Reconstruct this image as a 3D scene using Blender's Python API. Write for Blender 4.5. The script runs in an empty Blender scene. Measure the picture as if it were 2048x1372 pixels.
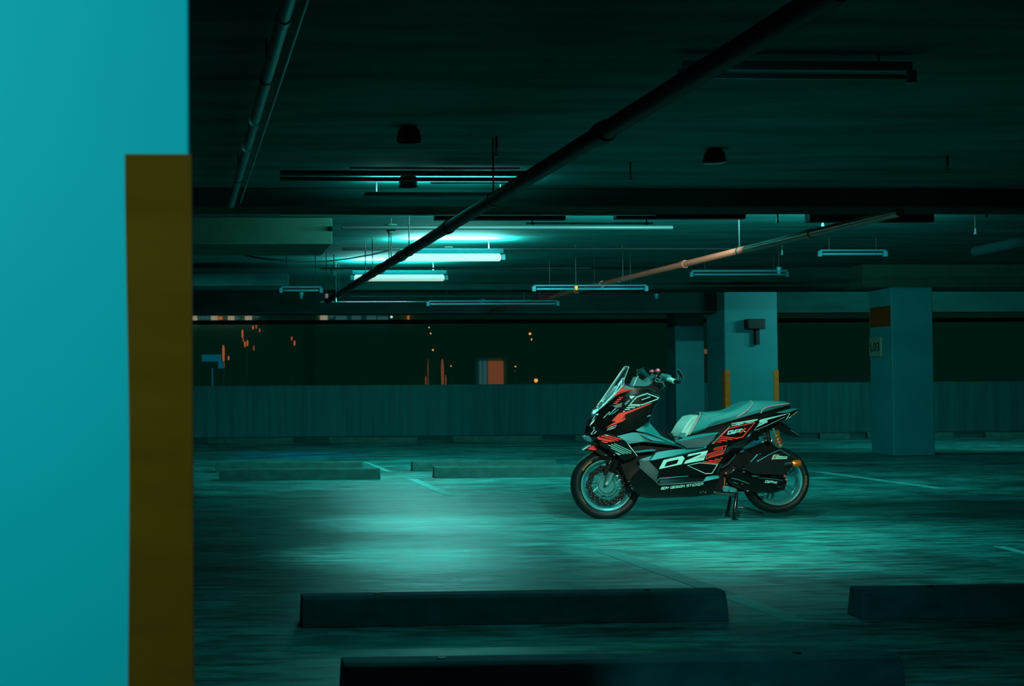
import bpy, bmesh, math, random
from mathutils import Vector, Matrix, geometry
random.seed(7)
C = bpy.context.scene.collection
sc = bpy.context.scene
PI = math.pi

# ------------------------------------------------------------------ camera
FPX, CX, CY, CH = 2800.0, 547.0, 686.0, 1.1
YAW, PITCH, ROLL = math.radians(3.0), math.atan(77.0/2800.0), -0.0057
Fh = Vector((math.sin(YAW), math.cos(YAW), 0)); Rh = Vector((math.cos(YAW), -math.sin(YAW), 0)); Uh = Vector((0, 0, 1))
f3 = Fh*math.cos(PITCH) + Uh*math.sin(PITCH); u3 = Uh*math.cos(PITCH) - Fh*math.sin(PITCH)
r4 = Rh*math.cos(ROLL) + u3*math.sin(ROLL); u4 = u3*math.cos(ROLL) - Rh*math.sin(ROLL)
cd = bpy.data.cameras.new('camera'); cam = bpy.data.objects.new('camera', cd); C.objects.link(cam)
cam.matrix_world = Matrix(((r4.x, u4.x, -f3.x, 0), (r4.y, u4.y, -f3.y, 0), (r4.z, u4.z, -f3.z, CH), (0, 0, 0, 1)))
cd.sensor_width = 36.0; cd.lens = 36.0*FPX/2048.0
cd.shift_x = (1024-CX)/2048.0; cd.shift_y = 0.0
cd.clip_start = 0.05; cd.clip_end = 600
cd.dof.use_dof = True; cd.dof.focus_distance = 11.2; cd.dof.aperture_fstop = 7.0
sc.camera = cam
CAMP = Vector((0, 0, CH))

# ------------------------------------------------------------------ world and exposure
w = bpy.data.worlds.new('night'); sc.world = w; w.use_nodes = True
bg = w.node_tree.nodes['Background']; bg.inputs[0].default_value = (0.0, 1.0, 0.56, 1); bg.inputs[1].default_value = 0.0088
sc.view_settings.view_transform = 'Standard'; sc.view_settings.look = 'None'
sc.view_settings.gamma = 1.0; sc.view_settings.exposure = 0.0; sc.view_settings.use_curve_mapping = False
sc.cycles.max_bounces = 8; sc.cycles.diffuse_bounces = 4; sc.cycles.glossy_bounces = 3
sc.cycles.sample_clamp_indirect = 4.0; sc.cycles.use_denoising = True

# ------------------------------------------------------------------ lamps
LC = (0.26, 1.0, 0.95)
LK = (0.95, 1.0, 0.80)      # whiter, for the key light added in front of the scooter

def aim(o, d):
    o.rotation_euler = Vector(d).to_track_quat('-Z', 'Y').to_euler()

def area(name, loc, d, sx, sy, e, col=LC, spread=180):
    l = bpy.data.lights.new(name, 'AREA'); l.shape = 'RECTANGLE'; l.size = sx; l.size_y = sy; l.energy = e; l.color = col
    l.spread = math.radians(spread)
    o = bpy.data.objects.new(name, l); C.objects.link(o); o.location = loc; aim(o, d); return o

def spot(name, loc, to, ang, blend, e, col=LC, rad=0.06):
    l = bpy.data.lights.new(name, 'SPOT'); l.spot_size = math.radians(ang); l.spot_blend = blend; l.energy = e; l.color = col
    l.shadow_soft_size = rad
    o = bpy.data.objects.new(name, l); C.objects.link(o); o.location = loc; aim(o, Vector(to)-Vector(loc)); return o

def ray(px, py): return f3*FPX + r4*(px-CX) + u4*(CY-py)
def at(px, py, D):
    d = ray(px, py); return CAMP + d*(D/d.dot(Fh))
def hz(px, py, h):
    d = ray(px, py); return CAMP + d*(h/d.z)
def fl(px, py): return hz(px, py, -CH)

# ceiling cans added to light the scooter and floor (housings below), the pillar lamp behind the camera and the blue lamp by the far bays
CAN = []
def can(px, py, dz, **k):
    p = fl(px, py); loc = Vector((p.x, p.y, 2.63)); CAN.append(loc)
    to = Vector((p.x+k.pop('tx', 0), p.y+dz, 0)); return spot('added_can_light', loc, to, **k)
can(1960, 1352, 5.4, tx=0.75, ang=40, blend=1.0, e=1500, rad=0.06, col=LK)
can(1000, 1338, 0.0, ang=110, blend=1.0, e=38, rad=0.05)
can(1440, 1075, 0.0, ang=112, blend=1.0, e=300, rad=0.05)
can(822, 1046, 0.0, ang=40, blend=1.0, e=330, rad=0.16, col=(0.6, 1.0, 0.93))
can(825, 1112, 0.0, ang=40, blend=1.0, e=300, rad=0.16, col=(0.6, 1.0, 0.93))
spot('pillar_light', (-1.5, -0.9, 2.3), (-0.62, 2.0, 1.35), 50, 0.9, 330, (0.13, 0.93, 1.0), 0.1)
bp = fl(610, 912); spot('blue_light', (bp.x, bp.y, 2.35), (bp.x, bp.y+0.3, 0), 60, 0.6, 60, (0.0, 0.25, 1.0), 0.04)

# batten lamps added behind the beams to brighten columns, parapet and slab (housings below): px, distance, energy
BAT = [(1740, 13.1, 65, -0.35), (1000, 12.75, 80, 0.3), (1360, 12.75, 110, 0.3), (760, 21.3, 10, -0.7), (1150, 21.3, 12, -0.7), (1850, 21.3, 45, -0.4), (2120, 21.3, 45, -0.4)]
for px, D, e, dz in BAT:
    p = at(px, 500, D); area('added_batten_light', (p.x, p.y+0.06, 2.60), (0, 1, dz), 1.1, 0.04, e)
p = at(880, 500, 11.15); UPL = Vector((p.x, p.y, 2.60)); area('up_glow', UPL+Vector((0, 0, 0.012)), (0, 0, 1), 1.1, 0.05, 34)  # added trough uplight, put in to brighten the ceiling strip

# ------------------------------------------------------------------ materials
def mat(name, col, rough=0.5, metal=0.0, coat=0.0, emis=None, es=0.0, spec=0.5, alpha=1.0, noise=0.0, nscale=8.0, bump=0.0, stretch=(1, 1, 1)):
    m = bpy.data.materials.new(name); m.use_nodes = True; nt = m.node_tree; b = nt.nodes['Principled BSDF']
    b.inputs['Base Color'].default_value = (*col, 1); b.inputs['Roughness'].default_value = rough; b.inputs['Metallic'].default_value = metal
    b.inputs['Coat Weight'].default_value = coat; b.inputs['Coat Roughness'].default_value = 0.05
    b.inputs['Specular IOR Level'].default_value = spec; b.inputs['Alpha'].default_value = alpha
    if emis: b.inputs['Emission Color'].default_value = (*emis, 1); b.inputs['Emission Strength'].default_value = es
    tc = nt.nodes.new('ShaderNodeTexCoord'); mp = nt.nodes.new('ShaderNodeMapping'); mp.inputs['Scale'].default_value = stretch
    nz = nt.nodes.new('ShaderNodeTexNoise'); nz.inputs['Scale'].default_value = nscale; nz.inputs['Detail'].default_value = 6
    nt.links.new(tc.outputs['Object'], mp.inputs[0]); nt.links.new(mp.outputs[0], nz.inputs['Vector'])
    if noise > 0:
        mx = nt.nodes.new('ShaderNodeMix'); mx.data_type = 'RGBA'
        mx.inputs[6].default_value = (*[c*(1-noise) for c in col], 1); mx.inputs[7].default_value = (*[min(1, c*(1+noise)) for c in col], 1)
        nt.links.new(nz.outputs[0], mx.inputs[0]); nt.links.new(mx.outputs[2], b.inputs['Base Color'])
    if bump > 0:
        bm_ = nt.nodes.new('ShaderNodeBump'); bm_.inputs['Strength'].default_value = bump; bm_.inputs['Distance'].default_value = 0.01
        nt.links.new(nz.outputs[0], bm_.inputs['Height']); nt.links.new(bm_.outputs[0], b.inputs['Normal'])
    return m

def floor_mat():
    m = bpy.data.materials.new('polished_concrete_floor'); m.use_nodes = True; nt = m.node_tree; b = nt.nodes['Principled BSDF']
    L = nt.links; N = nt.nodes.new
    tc = N('ShaderNodeTexCoord')
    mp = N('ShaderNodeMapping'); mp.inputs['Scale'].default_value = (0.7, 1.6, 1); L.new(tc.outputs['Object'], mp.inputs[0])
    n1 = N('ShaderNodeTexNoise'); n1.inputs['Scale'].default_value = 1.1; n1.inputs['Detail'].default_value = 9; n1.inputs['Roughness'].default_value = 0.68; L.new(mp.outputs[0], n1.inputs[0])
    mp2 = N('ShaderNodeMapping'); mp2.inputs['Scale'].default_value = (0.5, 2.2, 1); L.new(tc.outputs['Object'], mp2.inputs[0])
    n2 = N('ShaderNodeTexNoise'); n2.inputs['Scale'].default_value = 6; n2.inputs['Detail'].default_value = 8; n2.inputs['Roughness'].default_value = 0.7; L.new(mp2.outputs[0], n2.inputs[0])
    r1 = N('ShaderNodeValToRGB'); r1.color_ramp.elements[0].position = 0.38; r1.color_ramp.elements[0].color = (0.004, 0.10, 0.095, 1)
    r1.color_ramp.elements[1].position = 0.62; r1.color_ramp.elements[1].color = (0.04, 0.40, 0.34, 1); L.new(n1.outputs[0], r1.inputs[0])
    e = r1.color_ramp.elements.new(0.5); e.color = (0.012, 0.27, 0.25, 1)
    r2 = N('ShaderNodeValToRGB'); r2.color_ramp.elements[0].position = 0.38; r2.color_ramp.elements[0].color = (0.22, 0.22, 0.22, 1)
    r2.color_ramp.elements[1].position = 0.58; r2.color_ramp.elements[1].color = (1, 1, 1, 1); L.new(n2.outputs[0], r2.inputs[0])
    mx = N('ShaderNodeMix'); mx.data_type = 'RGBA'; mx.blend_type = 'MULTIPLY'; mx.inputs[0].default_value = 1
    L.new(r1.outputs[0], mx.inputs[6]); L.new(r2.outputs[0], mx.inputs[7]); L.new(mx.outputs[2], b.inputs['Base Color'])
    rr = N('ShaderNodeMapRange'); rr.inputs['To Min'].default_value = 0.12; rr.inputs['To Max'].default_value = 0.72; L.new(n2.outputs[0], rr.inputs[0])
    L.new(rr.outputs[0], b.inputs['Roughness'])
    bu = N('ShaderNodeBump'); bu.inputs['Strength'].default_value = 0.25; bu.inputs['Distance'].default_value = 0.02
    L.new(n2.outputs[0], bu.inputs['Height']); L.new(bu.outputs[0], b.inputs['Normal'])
    return m

M = {}
M['floor'] = floor_mat()
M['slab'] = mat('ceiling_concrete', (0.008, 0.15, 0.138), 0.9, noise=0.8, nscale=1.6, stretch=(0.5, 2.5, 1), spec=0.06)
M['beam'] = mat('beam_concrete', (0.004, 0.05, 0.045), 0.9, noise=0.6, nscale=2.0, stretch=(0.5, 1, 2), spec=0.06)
M['wallc'] = mat('parapet_concrete', (0.002, 0.145, 0.14), 0.8, noise=0.45, nscale=2.4, stretch=(5, 1, 0.25), spec=0.2)
M['column'] = mat('column_paint', (0.0, 0.175, 0.185), 0.6, noise=0.18, nscale=2.5, spec=0.3)
M['pillar'] = mat('cyan_pillar_paint', (0.0, 0.44, 0.47), 0.55, noise=0.10, nscale=1.6, spec=0.3)
M['ochre'] = mat('ochre_paint', (0.55, 0.11, 0.006), 0.6, noise=0.3, nscale=3, stretch=(1, 1, 6), spec=0.2)
M['ochre_near'] = mat('ochre_paint_worn', (0.40, 0.050, 0.002), 0.7, noise=0.35, nscale=2.2, stretch=(1, 1, 6), spec=0.03)
M['stopper'] = mat('kerb_concrete', (0.012, 0.085, 0.07), 0.8, noise=0.6, nscale=7, stretch=(1, 1, 2), spec=0.25)
M['stopper_n'] = mat('kerb_concrete_stained', (0.01, 0.09, 0.10), 0.75, noise=0.6, nscale=7, stretch=(1, 1, 2), spec=0.25)
M['line'] = mat('worn_floor_paint', (0.05, 0.42, 0.37), 0.6, noise=0.5, nscale=5, spec=0.3)
M['line_old'] = mat('faded_floor_paint', (0.008, 0.17, 0.16), 0.6, noise=0.4, nscale=5, spec=0.3)
M['redpipe'] = mat('red_pipe_paint', (0.55, 0.07, 0.04), 0.3, noise=0.2, nscale=5)
M['darkpipe'] = mat('dark_pipe_paint', (0.002, 0.022, 0.021), 0.55, 0.0, noise=0.2, nscale=5, spec=0.12)
M['pipe'] = mat('galvanised_pipe', (0.10, 0.36, 0.35), 0.28, 0.6, noise=0.2, nscale=5)
M['conduit'] = mat('conduit_steel', (0.12, 0.40, 0.37), 0.3, 0.7, noise=0.2, nscale=9)
M['cable'] = mat('black_cable', (0.004, 0.02, 0.018), 0.6)
M['housing'] = mat('lamp_housing', (0.005, 0.20, 0.24), 0.5, noise=0.1)
M['tube_off'] = mat('unlit_tube_glass', (0.03, 0.24, 0.27), 0.2)
M['tube_on'] = mat('lit_tube', (0.5, 0.6, 0.55), 0.4, emis=(0.36, 0.50, 0.42), es=1.0)
M['duct'] = mat('duct_sheet', (0.005, 0.07, 0.045), 0.8, noise=0.3)
M['black'] = mat('gloss_black_panel', (0.0015, 0.006, 0.005), 0.16, coat=0.6, noise=0.1, spec=0.5)
M['matblack'] = mat('satin_black_plastic', (0.0012, 0.008, 0.0075), 0.45, noise=0.3, nscale=30, spec=0.18)
M['satin'] = mat('satin_grey_panel', (0.005, 0.19, 0.18), 0.5, noise=0.12, nscale=6)
M['satin_d'] = mat('dark_satin_panel', (0.003, 0.05, 0.048), 0.42, noise=0.12, nscale=6)
M['seat'] = mat('seat_leatherette', (0.006, 0.22, 0.20), 0.65, noise=0.12, nscale=40, bump=0.1)
M['pale'] = mat('pale_seat_pad', (0.34, 0.66, 0.54), 0.5, noise=0.1, nscale=40)
M['mint'] = mat('mint_white_decal', (0.30, 0.72, 0.62), 0.4, noise=0.03)
M['grey_decal'] = mat('silver_decal', (0.4, 0.42, 0.40), 0.4, noise=0.03)
M['red'] = mat('red_decal_film', (1.0, 0.045, 0.02), 0.4, noise=0.03)
M['pink'] = mat('pink_piping', (0.75, 0.33, 0.38), 0.5, noise=0.05)
M['rubber'] = mat('tyre_rubber', (0.001, 0.014, 0.014), 0.5, noise=0.3, nscale=60, spec=0.3)
M['rim'] = mat('rim_metal', (0.04, 0.33, 0.34), 0.35, 0.35, noise=0.05)
M['steel'] = mat('bare_steel', (0.35, 0.8, 0.74), 0.25, 0.85, noise=0.15, nscale=30)
M['disc'] = mat('brake_disc_steel', (0.05, 0.30, 0.28), 0.35, 0.6, noise=0.1)
M['hole'] = mat('dark_hole', (0.0, 0.004, 0.004), 0.8)
M['yellow'] = mat('yellow_tyre_marking', (0.22, 0.16, 0.01), 0.5)
M['orange'] = mat('anodised_orange', (1.0, 0.20, 0.02), 0.3, 0.55, noise=0.05)
M['copper'] = mat('burnt_exhaust_tip', (1.0, 0.19, 0.012), 0.25, 0.7, noise=0.15, nscale=30)
M['redmetal'] = mat('anodised_red', (0.95, 0.12, 0.18), 0.35, 0.2)
M['grip'] = mat('pale_grip', (0.35, 0.70, 0.58), 0.5)
M['rubgrip'] = mat('teal_rubber_grip', (0.01, 0.10, 0.11), 0.5)
M['glass'] = mat('smoked_screen', (0.004, 0.05, 0.048), 0.06, alpha=0.38, coat=0.4)
M['acrylic'] = mat('screen_edge_highlight', (0.60, 1.0, 0.92), 0.2, spec=0.8)  # pale rims carry the screen edge highlight in their colour
M['lens'] = mat('clear_lens', (0.55, 0.95, 0.88), 0.12, coat=0.6)
M['sign'] = mat('sign_plate', (0.12, 0.20, 0.13), 0.5, noise=0.1)
M['ink'] = mat('sign_ink', (0.002, 0.01, 0.01), 0.6)
M['city'] = mat('night_facade', (0.3, 0.97, 0.97), 1.0, noise=0.02, spec=0.0)
def em(name, col, s): return mat(name, (0.02, 0.02, 0.02), 0.8, emis=col, es=s)
M['e_orange'] = em('orange_neon', (1.0, 0.22, 0.06), 0.33)
M['e_amber'] = em('amber_lamp', (1.0, 0.42, 0.10), 0.9)
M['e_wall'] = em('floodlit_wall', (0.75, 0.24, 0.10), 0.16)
M['e_win'] = em('lit_window', (0.62, 0.52, 0.33), 0.38)
M['e_win2'] = em('cool_lit_window', (0.10, 0.35, 0.38), 0.16)
M['e_blue'] = em('blue_awning_light', (0.0, 0.22, 0.34), 0.24)
M['e_white'] = em('white_lamp', (0.7, 1.0, 0.9), 0.7)

# ------------------------------------------------------------------ builders
def link(name, me, m, parent=None):
    o = bpy.data.objects.new(name, me); C.objects.link(o)
    if m is not None: me.materials.append(m)
    if parent: o.parent = parent
    return o

def tag(o, label, cat, group=None):
    o['label'] = label; o['category'] = cat
    if group: o['group'] = group
    return o

def struct(o): o['kind'] = 'structure'; return o

def empty(name, loc=(0, 0, 0), rz=0.0):
    o = bpy.data.objects.new(name, None); C.objects.link(o); o.location = loc; o.rotation_euler = (0, 0, rz); o.empty_display_size = 0.1
    return o

def fin(bm, name, m, parent=None, ang=35, bevel=0.0, seg=2):
    bmesh.ops.remove_doubles(bm, verts=bm.verts, dist=1e-6)
    bmesh.ops.recalc_face_normals(bm, faces=bm.faces)
    me = bpy.data.meshes.new(name); bm.to_mesh(me); bm.free()
    for p in me.polygons: p.use_smooth = True
    me.set_sharp_from_angle(angle=math.radians(ang))
    o = link(name, me, m, parent)
    if bevel > 0:
        b = o.modifiers.new('bevel', 'BEVEL'); b.width = bevel; b.segments = seg; b.limit_method = 'ANGLE'; b.angle_limit = math.radians(25)
        b.harden_normals = False
    return o

def box(bm, lo, hi):
    v = [bm.verts.new((x, y, z)) for x in (lo[0], hi[0]) for y in (lo[1], hi[1]) for z in (lo[2], hi[2])]
    for f in ((0, 1, 3, 2), (4, 6, 7, 5), (0, 4, 5, 1), (2, 3, 7, 6), (0, 2, 6, 4), (1, 5, 7, 3)): bm.faces.new([v[i] for i in f])

def obox(name, lo, hi, m, parent=None, bevel=0.0):
    bm = bmesh.new(); box(bm, lo, hi); return fin(bm, name, m, parent, bevel=bevel)

def tube(bm, pts, r, n=10, caps=True):
    pts = [Vector(p) for p in pts]; rings = []
    for i, p in enumerate(pts):
        t = (pts[min(i+1, len(pts)-1)] - pts[max(i-1, 0)]).normalized()
        a = t.orthogonal().normalized() if i == 0 else (a - t*a.dot(t)).normalized()
        b = t.cross(a); rr = r[i] if isinstance(r, (list, tuple)) else r
        rings.append([bm.verts.new(p + (a*math.cos(2*PI*k/n) + b*math.sin(2*PI*k/n))*rr) for k in range(n)])
    for A, B in zip(rings, rings[1:]):
        for k in range(n): bm.faces.new((A[k], A[(k+1) % n], B[(k+1) % n], B[k]))
    if caps: bm.faces.new(rings[0][::-1]); bm.faces.new(rings[-1])

def otube(name, pts, r, m, parent=None, n=10):
    bm = bmesh.new(); tube(bm, pts, r, n); return fin(bm, name, m, parent)

def lathe(bm, c, prof, n=48, axis='y', closed=False):
    rings = []
    for k in range(n):
        a = 2*PI*k/n
        if axis == 'y': rings.append([bm.verts.new((c[0]+r*math.cos(a), c[1]+y, c[2]+r*math.sin(a))) for r, y in prof])
        else: rings.append([bm.verts.new((c[0]+r*math.cos(a), c[1]+r*math.sin(a), c[2]+y)) for r, y in prof])
    P = len(prof)
    for k in range(n):
        A, B = rings[k], rings[(k+1) % n]
        for i in range(P if closed else P-1):
            j = (i+1) % P; bm.faces.new((A[i], A[j], B[j], B[i]))

# ------------------------------------------------------------------ the garage
SL = CH + 1.61
YW = at(900, 870, 28.0).y           # parapet
YB = hz(700, 535, 1.61).y           # main beam face
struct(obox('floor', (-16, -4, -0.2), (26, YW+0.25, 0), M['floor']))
struct(obox('ceiling', (-16, -4, SL), (26, YW+0.25, SL+0.25), M['slab']))
xr = at(1353, 800, 28).x
struct(obox('wall_back', (-16, YW, 0), (26, YW+0.22, 1.02), M['wallc'], bevel=0.01))
bn = 0
def beam(x0, x1, y0, y1, z0, m='beam'):
    global bn; bn += 1
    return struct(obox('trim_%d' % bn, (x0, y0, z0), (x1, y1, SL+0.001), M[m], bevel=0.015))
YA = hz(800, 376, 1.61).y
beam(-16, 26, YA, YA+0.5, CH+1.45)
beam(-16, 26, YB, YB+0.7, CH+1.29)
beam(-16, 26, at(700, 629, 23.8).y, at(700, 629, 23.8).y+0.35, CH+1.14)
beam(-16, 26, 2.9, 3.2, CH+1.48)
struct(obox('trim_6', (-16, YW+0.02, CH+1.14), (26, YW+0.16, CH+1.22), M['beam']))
# left duct box, and a pale box added for the lit beam face
p0 = hz(665, 488, 1.35); p1 = hz(640, 511, 1.35)
struct(obox('trim_7', (-16, p0.y, CH+1.35), (p0.x, p1.y, SL), M['duct'], bevel=0.01))
q = at(578, 560, 18.9)
struct(obox('trim_8', (-16, q.y, CH+1.295), (q.x, YB, CH+1.46), M['slab'], bevel=0.005))

# floor markings
def marking(name, a0, a1, b0, b1, m):
    v = [fl(*a0), fl(*a1), fl(*b1), fl(*b0)]
    bm = bmesh.new(); t = [bm.verts.new((p.x, p.y, 0.002)) for p in v]; g = [bm.verts.new((p.x, p.y, -0.001)) for p in v]
    bm.faces.new(t); bm.faces.new(g[::-1])
    for i in range(4): bm.faces.new((t[i], g[i], g[(i+1) % 4], t[(i+1) % 4]))
    return struct(fin(bm, name, M[m]))
marking('trim_9', (1193, 1103), (1234, 1103), (1440, 1193), (1478, 1190), 'line_old')
marking('trim_10', (1440, 1193), (1478, 1190), (1574, 1243), (1621, 1243), 'line')
marking('trim_11', (814, 958), (834, 958), (892, 992), (912, 992), 'line')
marking('trim_12', (727, 924), (734, 924), (772, 943), (783, 943), 'line')
marking('trim_13', (1628, 944), (1650, 944), (1878, 978), (1893, 977), 'line')
marking('trim_14', (1986, 1093), (2010, 1093), (2052, 1109), (2070, 1109), 'line')

# columns
def column(name, pxl, pxr, pyb, pyt, D, depth, label, m='column'):
    a = at(pxl, pyb, D); b = at(pxr, pyb, D); zt = at((pxl+pxr)/2, pyt, D).z
    r = empty(name, ((a.x+b.x)/2, a.y+depth/2, 0)); W = (b.x-a.x)/2
    obox('shaft', (-W, -depth/2, 0), (W, depth/2, SL-0.001), M[m], r, bevel=0.012)
    tag(r, label, 'column'); return r, W, zt
r1, W1, _ = column('concrete_column', 1788, 1873, 912, 574, 19.8, 0.66, 'teal painted concrete column at right carrying the L03 sign')
r1.children[0]; bpy.data.objects.remove(r1.children[0])
zt = at(1830, 574, 19.8).z
obox('shaft', (-W1, -0.33, 0), (W1, 0.33, zt), M['column'], r1, bevel=0.012)
ob = obox('painted_panel', (-W1-0.004, -0.30, zt-0.55), (-W1+0.002, 0.30, zt-0.26), mat('dim_ochre_panel', (0.14, 0.03, 0.002), 0.7, noise=0.2, spec=0.1), r1)
sg = obox('number_sign', (-W1-0.03, -0.06, zt-0.98), (-W1+0.0, 0.29, zt-0.69), M['sign'], r1, bevel=0.01); sg['label'] = 'pale sign plate reading L03'
struct(obox('trim_15', (r1.location.x-W1-0.4, r1.location.y-0.33, zt), (26, r1.location.y+0.4, SL+0.001), M['duct'], bevel=0.01))

r2, W2, _ = column('concrete_column', 1452, 1561, 887, 623, 23.8, 0.84, 'teal column with ochre corner strips behind the scooter seat')
for s in (-1, 1): obox('corner_strip', (s*W2-(0.085 if s > 0 else 0.006), -0.428, 0.0), (s*W2+(0.006 if s > 0 else 0.085), -0.3, 1.25), M['ochre'], r2, bevel=0.003)
r3, W3, _ = column('concrete_column', 1353, 1412, 872, 643, 27.4, 0.5, 'dim narrow column left of the ochre striped column')

# sign text helper (text mesh in its own plane, mapped by a function)
def text_polys(s):
    cu = bpy.data.curves.new('t', 'FONT'); cu.body = s; cu.size = 1; cu.resolution_u = 3; cu.offset = 0.018; cu.shear = 0.0
    o = bpy.data.objects.new('t', cu); C.objects.link(o); dg = bpy.context.evaluated_depsgraph_get(); dg.update()
    me = bpy.data.meshes.new_from_object(o.evaluated_get(dg)); bpy.data.objects.remove(o)
    vs = [v.co.copy() for v in me.vertices]; fs = [tuple(p.vertices) for p in me.polygons]
    x0 = min(v.x for v in vs); x1 = max(v.x for v in vs); y0 = min(v.y for v in vs); y1 = max(v.y for v in vs)
    return [((v.x-x0)/(x1-x0), (v.y-y0)/(y1-y0)) for v in vs], fs
def text_obj(name, s, fn, m, parent):
    vs, fs = text_polys(s); me = bpy.data.meshes.new(name); me.from_pydata([fn(u, v) for u, v in vs], [], fs)
    return link(name, me, m, parent)
text_obj('lettering', 'L03', lambda u, v: (-W1-0.032, 0.25-0.27*u, zt-0.90+0.13*v), M['ink'], sg)

# bracket box on column 2
k = empty('bracket_box', (r2.location.x+0.02, r2.location.y-0.42, 2.02))
obox('box', (-0.16, -0.22, -0.08), (0.14, -0.04, 0.09), M['matblack'], k, bevel=0.01)
obox('bracket', (0.02, -0.12, -0.34), (0.08, 0.002, -0.06), M['matblack'], k)
tag(k, 'dark box on a bracket high on the ochre striped column', 'bracket box')

# near pillar
PR = at(381, 700, 2.0).x; pr = empty('painted_pillar', (PR-0.35, 2.35, 0))
obox('shaft', (-0.35, -0.35, 0), (0.35, 0.35, SL-0.001), M['pillar'], pr, bevel=0.004)
pl = at(255, 700, 1.998).x
zz = at(300, 308, 1.99).z
bm = bmesh.new(); n = 24
edge = []
for i in range(n+1):
    z = zz*i/n; edge.append((pl - pr.location.x + 0.0025*math.sin(z*7+1) + (0.004 if z < 0.9 else 0)*(1-z/0.9 if z < 0.9 else 0), z))
fr = [bm.verts.new((x, -0.353, z)) for x, z in edge] ; bk = [bm.verts.new((0.3525, -0.353, z)) for x, z in edge]; sd = [bm.verts.new((0.3525, -0.2, z)) for x, z in edge]
for i in range(n):
    bm.faces.new((fr[i], bk[i], bk[i+1], fr[i+1])); bm.faces.new((bk[i], sd[i], sd[i+1], bk[i+1]))
fin(bm, 'painted_stripe', M['ochre_near'], pr)
tag(pr, 'large bright cyan pillar with ochre corner stripe in the left foreground', 'pillar')

# wheel stoppers
def stopper(xl, xr_, yb, h, wd, m, label, grp, xcut=None, yb2=None):
    a = fl(xl, yb); b = fl(xr_, yb2 if yb2 else yb); L = (b-a).length; ang = math.atan2(b.y-a.y, b.x-a.x)
    r = empty('wheel_stopper', ((a.x+b.x)/2, (a.y+b.y)/2, 0), ang)
    bm = bmesh.new(); x = L/2; t = 0.025
    prof = [(0, 0), (0.008, h*0.5), (0.016, h-0.012), (0.028, h), (wd-0.028, h), (wd-0.016, h-0.012), (wd, 0)]
    A = [bm.verts.new((-x+(0 if z < h*0.9 else 0.006), y, z)) for y, z in prof]; B = [bm.verts.new((x-(0 if z < h*0.9 else 0.006), y, z)) for y, z in prof]
    bm.faces.new(A); bm.faces.new(B[::-1])
    for i in range(len(prof)): j = (i+1) % len(prof); bm.faces.new((A[i], A[j], B[j], B[i]))
    fin(bm, 'kerb_block', M[m], r, bevel=0.004)
    for s in (-0.32, 0.32):
        bm = bmesh.new(); lathe(bm, (s*L, wd*0.5, h), [(0, 0.004), (0.014, 0.004), (0.018, 0)], 12, 'z'); fin(bm, 'bolt_cap', M['matblack'], r)
    tag(r, label, 'wheel stopper', grp); return r
G = 'concrete wheel stoppers on the parking bays'
stopper(604, 1458, 1256, 0.135, 0.16, 'stopper_n', 'long dark wheel stopper in front of the light pool', G, yb2=1243)
stopper(686, 1813, 1409, 0.135, 0.16, 'stopper_n', 'nearest wheel stopper, cut by the bottom edge of the photo', G, yb2=1391)
stopper(1727, 2560, 1240, 0.135, 0.16, 'stopper_n', 'dark wheel stopper running out of the right edge of the photo', G, yb2=1226)
stopper(439, 761, 961.5, 0.125, 0.16, 'stopper', 'front stopper of the left pair beside the cyan pillar', G, yb2=959)
stopper(431, 726, 945, 0.12, 0.16, 'stopper', 'back stopper of the left pair beside the cyan pillar', G, yb2=943)
stopper(868, 1186, 956, 0.125, 0.16, 'stopper', 'front stopper of the pair ending behind the front wheel', G, yb2=954)
stopper(825, 1114, 942.5, 0.12, 0.16, 'stopper', 'back stopper of the pair left of the front wheel', G, yb2=940)
far = [(415, 586, 887.5, 'leftmost far stopper by the parapet next to the pillar'), (657, 835, 886, 'far stopper by the parapet behind the left pair of stoppers'),
       (906, 1085, 883, 'far stopper by the parapet below the floodlit wall outside'), (1151, 1322, 882, 'far stopper by the parapet behind the scooter nose'),
       (1640, 1700, 878, 'short piece of far stopper left of the sign column'), (1735, 1908, 876, 'far stopper by the parapet half hidden by the sign column'),
       (1972, 2146, 876, 'far stopper by the parapet at the right edge of the photo')]
for xl, x2, yb, lb in far: stopper(xl, x2, yb, 0.105, 0.16, 'stopper', lb, 'far wheel stoppers along the parapet')

# pipes
def pipe(name, a, b, r, m, label, cat, hang=(), couple=()):
    a = Vector(a); b = Vector(b); o = empty(name, a)
    otube('pipe_run', [(0, 0, 0), b-a], r, M[m], o, 14)
    for t in couple:
        p = (b-a)*t; d = (b-a).normalized()*r*1.3; otube('coupling', [p-d, p+d], r*1.22, M[m], o, 14)
    for t in hang:
        p = (b-a)*t; bm = bmesh.new(); tube(bm, [p+Vector((0, 0, r)), Vector((p.x, p.y, SL-a.z-0.001))], 0.006, 8)
        d = (b-a).normalized()*0.015; tube(bm, [p-d, p+d], r*1.12, 14); fin(bm, 'hanger', M['cable'], o)
    tag(o, label, cat); return o
pipe('sprinkler_pipe', hz(640, -220, 1.42), hz(462, 410, 1.42), 0.028, 'pipe', 'upper left sprinkler pipe running back beside the pillar', 'pipe', couple=(0.2, 0.5, 0.62), hang=(0.35, 0.8))
pipe('conduit_run', hz(640, -220, 1.42)+Vector((0.075, 0, 0.02)), hz(462, 410, 1.42)+Vector((0.075, 0, 0.02)), 0.008, 'conduit', 'thin conduit running beside the upper left sprinkler pipe', 'pipe', couple=(0.4, 0.7))
pipe('sprinkler_pipe', hz(1680, -25, 1.20), hz(655, 602, 1.20), 0.045, 'darkpipe', 'thick dark pipe crossing in front of the lit tube lamps', 'pipe', couple=(0.15, 0.4, 0.55, 0.64, 0.8), hang=(0.3, 0.52, 0.60, 0.68, 0.72, 0.9))
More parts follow.
